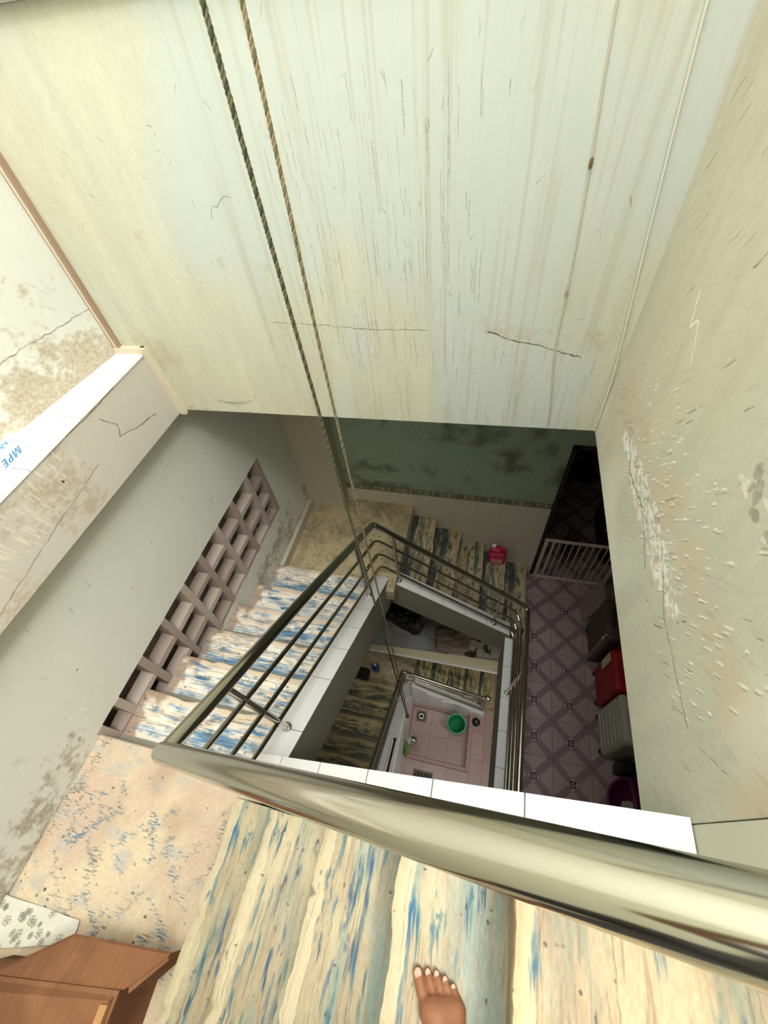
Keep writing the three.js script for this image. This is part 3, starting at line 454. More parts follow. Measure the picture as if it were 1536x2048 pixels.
// plaster strip the steps wear against
// ---------------------------------------------------------------- railings
function railing(name, label, rail, rr, barsOf, posts, mat = M.steel, bm = M.steel) {
  const t = thing(name, label, 'railing');
  part(t, 'handrail', rail, mat);
  for (const g of barsOf) part(t, 'rail_bar', g, bm);
  for (const [a, b] of posts) { const p = part(t, 'post', bar(a, b, 0.0155, 16), bm); part(p, 'flange', lathe([[0, -0.012], [0.024, -0.012], [0.025, 0.004], [0.02, 0.012], [0.0155, 0.014], [0, 0.014]], a[0], a[1], a[2], 20), bm); }
  return t;
}
const A = [-0.79, 3.195, -0.033], Bk = [-0.7965, 1.809, -1.908], C = [0.576, 0.857, -1.88], Dn = [0.525, 0.857, 0.0], nd = [1, 0.9403, 0.028];
const nearEnd = [0.476, A[1] + 0.9403 * 1.266, A[2] + 0.028 * 1.266];
{ // near run: from the corner up to the right wall
  const off = (p, dy, dx = 0) => [p[0] + dx, p[1] + dy, p[2]];
  railing('stair_railing', 'big polished steel handrail crossing in front, nearest the viewer', sweep([V([A[0] - 0.012, A[1] - 0.011, A[2]]), V([-0.5, A[1] + 0.2727, A[2] + 0.008]), V([0, A[1] + 0.743, A[2] + 0.022]), V(nearEnd)], 0.0295, 40), 0,
    [0.14, 0.36, 0.58].map((d) => bar([-0.79, A[1] - d * 1.15, -0.033], [0.476, A[1] + 1.15 - d * 1.15, -0.02], 0.011)), [[[-0.5, 2.64, -0.06], [-0.5, A[1] + 0.26, -0.03]], [[0.3, 3.305, -0.06], [0.3, A[1] + 1.01, -0.005]]]);
  // left run
  const lb = (d0, d1) => bar([-0.79, A[1] - d0, -0.033], [-0.7965, Bk[1] - d1, -1.9], 0.011);
  const cap = lathe([[0, -0.03], [0.0285, -0.03], [0.0285, 0.03], [0, 0.03]], 0, 0, 0);
  railing('stair_railing', 'steel railing with three thin bars along the lit left flight', sweep([V(A), V([-0.793, (A[1] + Bk[1]) / 2, -0.99]), V([Bk[0], Bk[1], Bk[2]])], 0.026, 28), 0,
    [lb(0.19, 0.22), lb(0.4, 0.44), lb(0.61, 0.64)],
    [[[-0.7965, 2.235, -0.296], [-0.7965, 2.995, -0.27]], [[-0.7965, 1.312, -1.53], [-0.7965, 2.06, -1.51]]]);
  // back run
  const bb2 = (d) => pipe([[Bk[0], Bk[1] - d + 0.2, -1.62], [Bk[0], Bk[1] - d, -1.908], [0.5, 0.857 + 0.055 - d * 0.94, -1.885], [0.53, 0.857 + 0.03 - d * 0.94, -1.8]], 0.011, 0.09);
  railing('stair_railing', 'dark steel railing sloping down the back flight to the corridor', pipe([[Bk[0], Bk[1], -1.9], [Bk[0] + 0.02, Bk[1], -1.908], [C[0], C[1], C[2]], [C[0] - 0.003, C[1], C[2] + 0.12]], 0.024, 0.06), 0,
    [bb2(0.2), bb2(0.41), bb2(0.62)], [[[-0.63, 0.965, -1.9], [-0.63, 1.68, -1.9]], [[0.32, 0.36, -1.9], [0.32, 1.06, -1.893]]]);
  // corridor run
  const cb = (y, dx) => bar([0.545 + dx, y, -1.78], [0.512 + dx, y, 0], 0.011);
  railing('stair_railing', 'steel railing of parallel bars along the corridor edge', bar([C[0] - 0.003, C[1], C[2] + 0.1], Dn, 0.024, 24), 0, [cb(0.68, 0), cb(0.5, -0.005), cb(0.32, -0.01)], [[[0.505, 0.152, -1.3], [0.555, 0.84, -1.3]], [[0.49, 0.152, -0.25], [0.53, 0.84, -0.25]]]);
  // lower runs
  const E0 = [-0.774, -1.845, -1.908], E1 = [0.5, -2.385, -1.908], E2 = [-0.79, -0.56, -0.2];
  railing('stair_railing', 'lower steel railing beside the green and yellow steps', pipe([E2, E0, [E0[0] + 0.05, E0[1] - 0.02, E0[2]]], 0.024, 0.04), 0, [0.12, 0.24, 0.36].map((d) => bar([E2[0] + 0.01, E2[1] - d, E2[2]], [E0[0], E0[1] - d, E0[2]], 0.011)), [[[-0.775, -2.0, -1.5], [-0.778, -1.55, -1.5]]], M.steelDull, M.steelDull);
  const nw = railing('stair_railing', 'short lower railing ending at a steel ball post', pipe([[E0[0], E0[1], E0[2]], E1], 0.024, 0.05), 0, [0.12, 0.24].map((d) => pipe([[E0[0], E0[1] - d + 0.1, -1.78], [E0[0], E0[1] - d, -1.908], [E1[0] - 0.03, E1[1] - d - 0.02, -1.908], [E1[0] - 0.03, E1[1] - d - 0.16, -1.9]], 0.011, 0.06)).concat([pipe([[E0[0], E0[1] - 0.36, -1.76], [E0[0], E0[1] - 0.36, -1.89], [0.5, -2.95, -1.88], [0.53, -2.97, -1.83]], 0.014, 0.07)]), [[[-0.6, -2.33, -1.9], [-0.6, -1.95, -1.9]]]);
  part(nw, 'newel_post', bar([0.52, YG, -1.915], [0.52, -2.4, -1.915], 0.026), M.steelDull); part(nw, 'ball_finial', new THREE.SphereGeometry(0.057, 24, 16).translate(0.52, -2.36, -1.915), M.chrome);
  part(nw, 'tag', box(0.16, 0.3, -2.44, -2.36, -1.893, -1.885), std({ color: rgb(200, 186, 176), roughness: 0.7 }), 'small whitish label hung on the bars');
}

// ---------------------------------------------------------------- storage slab above the lower flight
const yp = -1.35;
const plat = struct('slab_edge', merge([box(-1.77, 0.62, yp - 0.045, yp - 0.03, -2.79, -1.985), hexa([[-1.77, yp - 0.045, -2.03], [0.62, yp - 0.045, -2.15], [0.62, yp - 0.045, -1.985], [-1.77, yp - 0.045, -1.972], [-1.77, yp, -2.03], [0.62, yp, -2.15], [0.62, yp, -1.99], [-1.77, yp, -1.977]])]), std({ color: rgb(206, 196, 160), roughness: 0.5 }), 'cream edge of the cluttered storage slab');
part(plat, 'edging', hexa([[-1.77, yp - 0.03, -1.974], [0.62, yp - 0.03, -1.987], [0.62, yp - 0.03, -1.975], [-1.77, yp - 0.03, -1.962], [-1.77, yp + 0.004, -1.976], [0.62, yp + 0.004, -1.989], [0.62, yp + 0.004, -1.976], [-1.77, yp + 0.004, -1.963]]), M.white);
{ const r = rng(71), tm = [std({ color: rgb(150, 152, 154), roughness: 0.35 }), std({ color: rgb(140, 138, 132), roughness: 0.4 })], st = std({ map: paint(0, 0, 0.6, 0.6, 300, (u, v) => { const n = fbm(u * 14, v * 14, 5); return mix3([178, 172, 156], [48, 42, 30], sm(0.5, 0.62, n)); }), roughness: 0.5 });
  for (let i = 0; i < 9; i++) for (let j = 0; j < 3; j++) { const x0 = -1.77 + i * 0.265; part(plat, 'tile', tile(x0 + 0.002, Math.min(x0 + 0.263, 0.6), yp - 0.03, yp - 0.015, -2.788 + j * 0.24, -2.788 + j * 0.24 + 0.238), i > 5 || r() < 0.12 ? st : tm[(i + j) % 2]); } }
function clump(w, h, d, seed, n = 18, q = 0.12) {                          // a slumped soft thing: rounded box pushed about
  const g = new THREE.BoxGeometry(w, h, d, n, 8, n), p = g.attributes.position, r = seed * 3.7;
  for (let i = 0; i < p.count; i++) {
    let x = p.getX(i) / w * 2, y = p.getY(i) / h * 2, z = p.getZ(i) / d * 2; const m = Math.pow(Math.abs(x) ** 5 + Math.abs(y) ** 4 + Math.abs(z) ** 5, 0.2); if (m > 0) { const k = Math.max(Math.abs(x), Math.abs(y), Math.abs(z)) / m; x *= k; y *= k; z *= k; }
    const f = 1 + q * (fbm(x * 1.7 + r + 9, z * 1.7 + y + 5, 3) - 0.5) * 2, e = (fbm(x * 5 + r, z * 5 + y * 3, 3) - 0.5) * q * 0.8;
    p.setXYZ(i, x * w / 2 * f, (y + (y > 0 ? e * 2.2 + (f - 1) * 2 : 0)) * h / 2, z * d / 2 * f);
  }
  g.computeVertexNormals(); return g;
}
solo('cloth_sack', clump(0.48, 0.16, 0.34, 3, 24, 0.14).rotateY(0.12).translate(-0.1, yp + 0.062, -2.3), std({ color: rgb(122, 104, 92), roughness: 0.85 }), 'crumpled brown sack lying on the stained storage slab', 'sack');
solo('plastic_bag', clump(0.6, 0.3, 0.34, 7, 24, 0.3).rotateY(-0.35).translate(-0.86, yp + 0.13, -2.52), std({ color: rgb(16, 15, 16), roughness: 0.5 }), 'black bag slumped in the dark corner of the storage slab', 'bag');
{ const b = thing('spray_bottle', 'small blue bottle standing on the lower landing', 'bottle');
  part(b, 'body', lathe([[0, 0], [0.05, 0], [0.056, 0.02], [0.056, 0.17], [0.03, 0.21], [0.017, 0.225], [0, 0.225]], -1.24, YG + YL, -1.98), std({ color: rgb(46, 70, 132), roughness: 0.25 }));
  part(b, 'cap', lathe([[0, 0.222], [0.022, 0.222], [0.024, 0.265], [0.012, 0.275], [0, 0.275]], -1.24, YG + YL, -1.98), std({ color: rgb(210, 220, 235), roughness: 0.3 })); }
solo('shade_slab', clump(0.34, 0.03, 0.2, 4, 14, 0.05).translate(-1.5, YG + YL + 0.014, -1.87), M.black, 'black slab put in as shade at the head of the lower left flight', 'mat');  // black slab stands in for the shade on the riser here

// ---------------------------------------------------------------- things at the basin
{ const d = thing('floor_drain', 'square steel drain in the corner of the pink basin', 'drain'), x = -0.49, z = -1.69, y = YG - 0.11;
  part(d, 'plate', tile(x - 0.09, x + 0.09, y, y + 0.008, z - 0.09, z + 0.09, 0.003), std({ color: rgb(120, 116, 106), metalness: 0.6, roughness: 0.45 }));
  for (const [a, b, m] of [[0.074, 0.052, M.black], [0.05, 0.03, M.steelDull], [0.026, 0.008, M.black]]) part(d, 'ring', lathe([[b, 0.008], [a, 0.008], [a, 0.014], [b, 0.014], [b, 0.008]], x, y, z), m); }
{ const b = thing('bucket', 'green plastic bucket standing in the pink basin', 'bucket'), gm = std({ color: rgb(24, 150, 96), roughness: 0.35, side: THREE.DoubleSide }), x = 0.115, z = -1.635, y = YG - 0.11;
  part(b, 'shell', lathe([[0, 0.004], [0.108, 0.004], [0.142, 0.285], [0.146, 0.285], [0.112, 0], [0, 0]], x, y, z, 40), gm);
  part(b, 'rim', new THREE.TorusGeometry(0.147, 0.009, 10, 48).rotateX(Math.PI / 2).translate(x, y + 0.283, z), std({ color: rgb(110, 200, 170), roughness: 0.35 }));
  part(b, 'handle', sweep(Array.from({ length: 21 }, (_, i) => { const a = i / 20 * Math.PI; return V([x + Math.cos(a) * 0.152, y + 0.262 - 0.02 * Math.sin(a), z + Math.sin(a) * 0.154]); }), 0.004, 8), gm);
  part(b, 'water', lathe([[0, 0.09], [0.115, 0.09], [0.115, 0.085], [0, 0.085]], x, y, z), new THREE.MeshPhysicalMaterial({ color: rgb(70, 190, 130), transmission: 0.7, roughness: 0.05, ior: 1.33, thickness: 0.05 })); }
{ const p = thing('cooking_pot', 'small round black pot on the pink floor past the curb end', 'pot'), x = 0.43, z = -1.75;
  part(p, 'body', lathe([[0, 0], [0.045, 0], [0.066, 0.03], [0.068, 0.06], [0.05, 0.088], [0, 0.1]], x, YG, z), std({ color: rgb(34, 28, 32), roughness: 0.22 })); part(p, 'knob', new THREE.SphereGeometry(0.013, 12, 8).translate(x, YG + 0.105, z), M.chrome); }
{ const s = thing('shower_head', 'round chrome shower head on a bent arm over the basin', 'shower head');
  part(s, 'arm', pipe([[-0.655, -2.37, -1.3], [-0.63, -2.36, -1.27], [-0.57, -2.42, -1.2], [-0.535, -2.5, -1.165]], 0.012, 0.04), M.chrome);
  part(s, 'rose', lathe([[0, -0.05], [0.078, -0.05], [0.08, -0.035], [0.06, -0.008], [0.025, 0.014], [0, 0.02]], -0.52, -2.48, -1.15), M.chrome); }
solo('wash_cloth', clump(0.05, 0.3, 0.2, 5, 12, 0.25).translate(-0.625, -3.05, -1.1), std({ color: rgb(120, 178, 76), roughness: 0.9 }), 'light green cloth hanging on the basin wall', 'cloth');
{ const c = thing('broom', 'black and white pole lying along the lower white curb', 'pole');
  part(c, 'white_handle', bar([-0.685, -1.475, -0.93], [-0.67, -1.12, -0.45], 0.012), M.white); part(c, 'black_handle', bar([-0.655, -1.48, -0.93], [-0.64, -1.12, -0.45], 0.013), M.black); part(c, 'end_cap', new THREE.SphereGeometry(0.022, 14, 10).translate(-0.657, -1.483, -0.937), M.rubber); }
{ const m = thing('bath_mat', 'dark bath mat with wavy ribs on the pink floor', 'mat'), x0 = -0.475, x1 = -0.165, z0 = -0.88, z1 = -0.45;
  part(m, 'base', new RoundedBoxGeometry(x1 - x0, 0.014, z1 - z0, 3, 0.006).translate((x0 + x1) / 2, YG + 0.007, (z0 + z1) / 2), std({ color: rgb(128, 122, 116), roughness: 0.9 }));
  for (let i = 0; i < 6; i++) part(m, 'rib', sweep(Array.from({ length: 28 }, (_, k) => V([x0 + 0.04 + i * 0.046 + 0.013 * Math.sin(k * 0.9), YG + 0.016, z0 + 0.03 + k / 27 * (z1 - z0 - 0.06)])), 0.011, 8), i % 3 === 1 ? M.rubber : std({ color: rgb(52, 48, 48), roughness: 0.9 })); }

// ---------------------------------------------------------------- ropes
function rope(name, pts, r, ma, mb, label) {
  const t = thing(name, label, 'rope', 'hoist ropes'), c = new THREE.CatmullRomCurve3(pts.map(V)), L = c.getLength(), n = Math.round(L / 0.0075), pitch = 0.036;
  for (let k = 0; k < 3; k++) part(t, 'strand', sweep(Array.from({ length: n + 1 }, (_, i) => { const p = c.getPointAt(i / n), a = i / n * L / pitch * D2 + k * D2 / 3; return p.add(new THREE.Vector3(Math.cos(a) * r * 0.52, 0, Math.sin(a) * r * 0.52)); }), r * 0.54, 6), k ? ma : mb);
  return t;
}
const kp = [-0.5, -0.93, -1.128];
rope('rope', [[-0.607, 6.9, -1.13], [-0.602, 4.5, -1.122], [-0.588, 3.56, -1.12], [-0.54, 1.2, -1.124], [-0.505, -0.8, -1.126], kp], 0.0068, M.rope, M.ropeDark, 'darker green left rope of the pair hanging down the shaft');
rope('rope', [[-0.523, 6.9, -1.13], [-0.525, 4.5, -1.126], [-0.532, 3.5, -1.13], [-0.508, 1.2, -1.13], [-0.495, -0.8, -1.128], kp], 0.0058, M.rope2, M.rope, 'tan right rope of the pair hanging down the shaft');
{ const h = thing('hook', 'small steel hook where the two ropes meet', 'hook'); part(h, 'knot', clump(0.035, 0.07, 0.035, 9, 8, 0.2).translate(kp[0], kp[1], kp[2]), M.ropeDark);
  part(h, 'shank', sweep(Array.from({ length: 16 }, (_, i) => { const a = -Math.PI / 2 + i / 15 * Math.PI * 1.4; return V([kp[0] + 0.025 * Math.cos(a), kp[1] - 0.075 + 0.03 * Math.sin(a), kp[2]]); }), 0.005, 8), M.steelDull); }
struct('beam', box(-1.9, 0.5, 6.88, 6.94, -1.16, -1.1), M.frame, 'steel bar the ropes hang from');

// ---------------------------------------------------------------- cables and trunking
{ const t = thing('cable_trunking', 'cream cable trunking stepping round the ledge corner', 'trunking');
  part(t, 'upright_run', box(-1.835, -1.8, 3.53, 7.0, -1.58, -1.557), M.trunkOld, 'browned upper run'); part(t, 'ledge_run', box(-1.835, -1.665, 3.506, 3.534, -1.58, -1.552), M.trunk);
  part(t, 'lower_run', hexa([[-1.661, 3.14, -1.58], [-1.628, 3.14, -1.58], [-1.628, 3.14, -1.555], [-1.661, 3.14, -1.555], [-1.69, 3.534, -1.58], [-1.657, 3.534, -1.58], [-1.657, 3.534, -1.555], [-1.69, 3.534, -1.555]]), M.trunk);
  part(t, 'ridge', box(-1.822, -1.813, 3.53, 7.0, -1.557, -1.553), M.trunk); }
{ const c = thing('wall_cable', 'thin painted cable with a brown clip running up the back wall', 'cable');
  part(c, 'wire', sweep(new THREE.CatmullRomCurve3([[0.277, 3.2, -1.577], [0.262, 3.35, -1.577], [0.229, 3.58, -1.577], [0.222, 3.82, -1.577], [0.204, 4.14, -1.577], [0.181, 4.44, -1.577], [0.15, 5.2, -1.577], [0.15, 7, -1.577]].map(V)).getPoints(60), 0.0032, 8), std({ color: rgb(186, 184, 162), roughness: 0.7 }));
  part(c, 'clip', clump(0.009, 0.026, 0.01, 6, 5, 0.2).translate(0.204, 4.15, -1.574), std({ color: rgb(104, 84, 48), roughness: 0.7 })); part(c, 'clip', clump(0.009, 0.03, 0.01, 6, 5, 0.2).translate(0.221, 3.8, -1.574), M.dusty2); }
solo('wall_cable', sweep(new THREE.CatmullRomCurve3([[0.4715, 3.21, -1.572], [0.466, 3.45, -1.572], [0.453, 3.6, -1.573], [0.411, 3.99, -1.574], [0.369, 4.42, -1.575], [0.33, 5.1, -1.575], [0.33, 7, -1.575]].map(V)).getPoints(60), 0.0038, 8), std({ color: rgb(208, 207, 190), roughness: 0.6 }), 'white cable running up the back wall beside the right corner', 'cable');

// ---------------------------------------------------------------- long lamp carton on the ledge
{ const c = document.createElement('canvas'); c.width = 1024; c.height = 256; const g = c.getContext('2d');
  g.fillStyle = 'rgb(240,240,246)'; g.fillRect(0, 0, 1024, 256); g.fillStyle = 'rgb(92,140,104)'; g.fillRect(322, 0, 150, 256); g.fillStyle = 'rgb(70,136,190)'; g.font = 'italic bold 78px sans-serif'; g.textBaseline = 'middle';
  for (const [x, y] of [[24, 66], [24, 190], [700, 66], [700, 190]]) g.fillText('MPE', x, y);
  const t = new THREE.CanvasTexture(c); t.colorSpace = THREE.SRGBColorSpace;
  const L = 0.62, w = 0.062, gg = box(0, w, 0, w, 0, L), uv = gg.attributes.uv, ps = gg.attributes.position, nm = gg.attributes.normal;
  for (let k = 0; k < uv.count; k++) { const u = ps.getZ(k) / L, x = ps.getX(k) / w, y = ps.getY(k) / w; if (nm.getX(k) > 0.5) uv.setXY(k, u, 0.5 * (1 - y)); else if (nm.getY(k) > 0.5) uv.setXY(k, u, 0.5 + 0.5 * x); else uv.setXY(k, 0.6, 0.02); }
  const o = thing('lamp_carton', 'long white carton with blue letters lying on the tiled ledge', 'carton');
  part(o, 'sleeve', gg, std({ map: t, roughness: 0.5 })); part(o, 'end_flap', hexa([[0.002, 0.03, 0], [w - 0.002, 0.028, 0], [w - 0.002, 0.032, 0.002], [0.002, 0.034, 0.002], [0.004, w + 0.002, -0.022], [w - 0.004, w + 0.001, -0.02], [w - 0.004, w + 0.003, -0.018], [0.004, w + 0.004, -0.02]]), M.white);
  o.position.set(-1.802, 3.507, -0.852); o.rotation.y = 0.07; }

// ---------------------------------------------------------------- near landing: box, paper, cloth
{ const cm = std({ map: paint(0, 0, 1, 1, 256, (u, v) => { const n = fbm(u * 5, v * 5), f = vn(u * 200, v * 12); return mix3([134, 90, 58], [114, 74, 46], sm(0.35, 0.65, n)).map((q) => q + (f - 0.5) * 10); }), roughness: 0.85 });
  const b = thing('cardboard_box', 'closed brown cardboard box on the landing beside the first step', 'box');
  const y0 = YN, y1 = YN + 0.27, P = [[-1.6, 0.72], [-0.975, 0.615], [-0.955, 1.03], [-1.6, 1.03]];
  const ring = (k, y) => P.map(([x, z]) => [x, y, z]);
  part(b, 'carton', hexa([...ring(0, y0), ...ring(0, y1)]), cm);
  part(b, 'flap', hexa([[-1.59, y1, 0.73], [-0.985, y1, 0.63], [-0.975, y1, 0.79], [-1.59, y1, 0.87], [-1.57, y1 + 0.03, 0.75], [-0.99, y1 + 0.012, 0.64], [-0.98, y1 + 0.012, 0.785], [-1.57, y1 + 0.025, 0.87]]), cm);
  part(b, 'flap', hexa([[-1.59, y1, 0.88], [-0.975, y1, 0.8], [-0.965, y1, 1.02], [-1.59, y1, 1.025], [-1.58, y1 + 0.02, 0.885], [-0.98, y1 + 0.02, 0.805], [-0.97, y1 + 0.008, 1.015], [-1.58, y1 + 0.008, 1.02]]), cm);
  part(b, 'back_flap', hexa([[-1.46, y1 - 0.02, 0.69], [-0.97, y1 - 0.02, 0.6], [-0.965, y1 - 0.01, 0.612], [-1.46, y1 - 0.01, 0.702], [-1.26, y1 - 0.055, 0.55], [-0.875, y1 - 0.055, 0.505], [-0.868, y1 - 0.046, 0.51], [-1.255, y1 - 0.046, 0.556]]), cm);
  part(b, 'side_flap', hexa([[-0.952, y1 - 0.19, 0.6], [-0.875, y1 - 0.2, 0.515], [-0.868, y1 - 0.2, 0.53], [-0.945, y1 - 0.19, 0.62], [-0.962, y1 - 0.02, 0.6], [-0.878, y1 - 0.05, 0.51], [-0.868, y1 - 0.05, 0.525], [-0.95, y1 - 0.02, 0.62]]), cm);
  part(b, 'tape', hexa([[-1.01, y1 + 0.004, 0.65], [-0.985, y1 + 0.004, 0.647], [-0.968, y1 + 0.004, 1.01], [-0.993, y1 + 0.004, 1.01], [-1.01, y1 + 0.024, 0.65], [-0.985, y1 + 0.022, 0.647], [-0.968, y1 + 0.024, 1.005], [-0.993, y1 + 0.024, 1.005]]), std({ color: rgb(176, 132, 84), roughness: 0.5 }));
  const pm = std({ map: paint(-1.9, 0.4, 0.7, 0.5, 700, (u, v) => { const n = vn(u * 140, v * 140) * 10; return [206 + n, 204 + n, 190 + n]; }, (g, X, Y) => { const r = rng(91); for (let i = 0; i < 210; i++) { const x = X(-1.9 + 0.7 * r()), y = Y(0.4 + 0.5 * r()), q = 5 + 7 * r(); g.strokeStyle = css(r() < 0.4 ? [112, 128, 92] : [132, 128, 118], 0.7); g.lineWidth = 2.5; for (let k = 0; k < 5; k++) { const a = k / 5 * D2; g.beginPath(); g.arc(x + Math.cos(a) * q * 0.6, y + Math.sin(a) * q * 0.6, q * 0.4, 0, D2); g.stroke(); } } }), roughness: 0.7 });
  const pg = new THREE.PlaneGeometry(1, 1, 14, 8), p = pg.attributes.position, Q = [[-1.77, 0.575], [-1.39, 0.565], [-1.375, 0.63], [-1.765, 0.74]];
  for (let i = 0; i < p.count; i++) { const s = p.getX(i) + 0.5, t = 0.5 - p.getY(i), x = (Q[0][0] * (1 - s) + Q[1][0] * s) * (1 - t) + (Q[3][0] * (1 - s) + Q[2][0] * s) * t, z = (Q[0][1] * (1 - s) + Q[1][1] * s) * (1 - t) + (Q[3][1] * (1 - s) + Q[2][1] * s) * t; p.setXYZ(i, x, YN + 0.012 + 0.02 * t * t + 0.006 * Math.sin(s * 9 + t * 4), z); pg.attributes.uv.setXY(i, x, z); }
  pg.computeVertexNormals(); pm.side = THREE.DoubleSide; solo('paper_sheet', pg, pm, 'flower printed white paper sheet between the wall and the cardboard box', 'paper');
  solo('folded_cloth', clump(0.2, 0.07, 0.16, 12, 14, 0.15).translate(-1.43, y1 + 0.064, 0.93), std({ color: rgb(166, 184, 200), roughness: 0.9 }), 'pale blue cloth lying on the cardboard box', 'cloth'); }

// ---------------------------------------------------------------- corridor things
function suitcase(label, mat, z0, z1, x0, hgt, ribs, d = 0.24) {
  const s = thing('suitcase', label, 'suitcase'), zc = (z0 + z1) / 2, w = z1 - z0, y0 = 0.06;
  part(s, 'shell', rbox(d, hgt, w, Math.min(0.045, d * 0.3), x0 + d / 2, y0 + hgt / 2, zc), mat);
  for (let i = 0; i < ribs; i++) part(s, 'rib', rbox(0.014, 0.026, w * 0.82, 0.006, x0 - 0.001, y0 + hgt * (0.14 + 0.72 * i / Math.max(1, ribs - 1)), zc), mat);
  for (const z of [z0 + 0.05, z1 - 0.05]) for (const x of [x0 + 0.03, x0 + d - 0.03]) { const k = part(s, 'wheel', new THREE.CylinderGeometry(0.028, 0.028, 0.024, 16).rotateX(Math.PI / 2).translate(x, 0.03, z), M.rubber); part(k, 'fork', box(x - 0.018, x + 0.018, 0.03, 0.075, z - 0.02, z + 0.02), M.black); }
  part(s, 'handle', pipe([[x0 + d / 2, y0 + hgt, zc - 0.08], [x0 + d / 2, y0 + hgt + 0.04, zc - 0.08], [x0 + d / 2, y0 + hgt + 0.04, zc + 0.08], [x0 + d / 2, y0 + hgt, zc + 0.08]], 0.011, 0.03), M.black);
  return s;
}
suitcase('grey suitcase with moulded ribs in the corridor row', std({ color: rgb(176, 174, 164), roughness: 0.45 }), -1.33, -0.94, 1.34, 0.62, 6);
{ const s = suitcase('red suitcase with a paper tag in the corridor row', std({ color: rgb(150, 16, 20), roughness: 0.5 }), -1.74, -1.36, 1.34, 0.56, 0);
  part(s, 'paper_tag', box(1.33, 1.336, 0.36, 0.6, -1.7, -1.62), std({ color: rgb(206, 190, 170), roughness: 0.7 })); }
{ const s = suitcase('dark brown suitcase with a shiny lock in the corridor row', std({ color: rgb(78, 62, 54), roughness: 0.5 }), -2.2, -1.79, 1.3, 0.62, 0, 0.12);
  part(s, 'lock', new THREE.SphereGeometry(0.022, 14, 10).translate(1.295, 0.6, -1.83), M.chrome); part(s, 'band', rbox(0.02, 0.6, 0.03, 0.006, 1.297, 0.37, -1.83), std({ color: rgb(150, 146, 138), roughness: 0.4, metalness: 0.5 })); }
{ const b = thing('shoulder_bag', 'red and orange bag standing behind the brown suitcase', 'bag'); part(b, 'body', clump(0.22, 0.74, 0.36, 21, 16, 0.1).translate(1.56, 0.37, -2.0), std({ color: rgb(170, 26, 18), roughness: 0.7 })); part(b, 'front_pocket', clump(0.1, 0.2, 0.22, 22, 12, 0.12).translate(1.5, 0.66, -2.08), std({ color: rgb(206, 140, 40), roughness: 0.7 })); }
solo('cloth_bag', clump(0.22, 0.3, 0.1, 25, 16, 0.15).translate(1.55, 0.15, -0.87), M.black, 'black cloth bag between the grey suitcase and the purple basket', 'bag');
{ const pm = std({ color: rgb(104, 26, 76), roughness: 0.4, side: THREE.DoubleSide }), b = thing('plastic_basket', 'purple plastic basket with an arched handle by the corridor wall', 'basket'), x = 1.53, z = -0.6;
  part(b, 'bowl', lathe([[0, 0.01], [0.13, 0.01], [0.19, 0.2], [0.197, 0.2], [0.137, 0], [0, 0]], x, 0, z, 32), pm); part(b, 'rim', new THREE.TorusGeometry(0.194, 0.01, 8, 40).rotateX(Math.PI / 2).translate(x, 0.2, z), pm);
  part(b, 'handle', sweep(Array.from({ length: 24 }, (_, i) => { const a = i / 23 * Math.PI; return V([x - 0.02 - 0.1 * Math.sin(a) * 0.4, 0.2 + 0.2 * Math.sin(a), z + 0.19 * Math.cos(a)]); }), 0.016, 8), pm);
  solo('crumpled_paper', clump(0.1, 0.05, 0.12, 31, 10, 0.4).translate(x + 0.02, 0.04, z + 0.02), std({ color: rgb(196, 188, 178), roughness: 0.9 }), 'crumpled white paper lying in the purple basket', 'paper'); }
solo('white_board', hexa([[1.27, 0, -2.52], [1.285, 0, -2.52], [1.285, 0, -2.24], [1.27, 0, -2.24], [1.4, 0.42, -2.56], [1.415, 0.42, -2.56], [1.415, 0.42, -2.3], [1.4, 0.42, -2.3]]), std({ color: rgb(150, 132, 134), roughness: 0.6 }), 'small pale board leaning between the gate and the brown suitcase', 'board');
{ const g = thing('safety_gate', 'white barred safety gate across the corridor end', 'gate'), wm = std({ color: rgb(214, 194, 192), roughness: 0.45 }), z = -2.74, x0 = 0.775, x1 = 1.52, yt = 0.78;
  for (const x of [x0, x1]) part(g, 'upright', rbox(0.035, yt, 0.03, 0.006, x, yt / 2, z), wm);
  part(g, 'upright', rbox(0.024, yt - 0.03, 0.024, 0.006, x0 + 0.075, yt / 2, z), wm); part(g, 'top_rail', rbox(x1 - x0, 0.03, 0.026, 0.006, (x0 + x1) / 2, yt - 0.015, z), wm); part(g, 'bottom_rail', rbox(x1 - x0, 0.035, 0.03, 0.006, (x0 + x1) / 2, 0.03, z), wm);
  for (let i = 0; i < 9; i++) part(g, 'bar', bar([x0 + 0.135 + i * 0.066, 0.03, z], [x0 + 0.135 + i * 0.066, yt - 0.02, z], 0.0065, 10), wm); }
solo('dark_cloth', clump(0.13, 0.44, 0.07, 33, 14, 0.2).translate(1.03, 0.64, -2.8), M.black, 'black cloth hung behind the white safety gate', 'cloth');
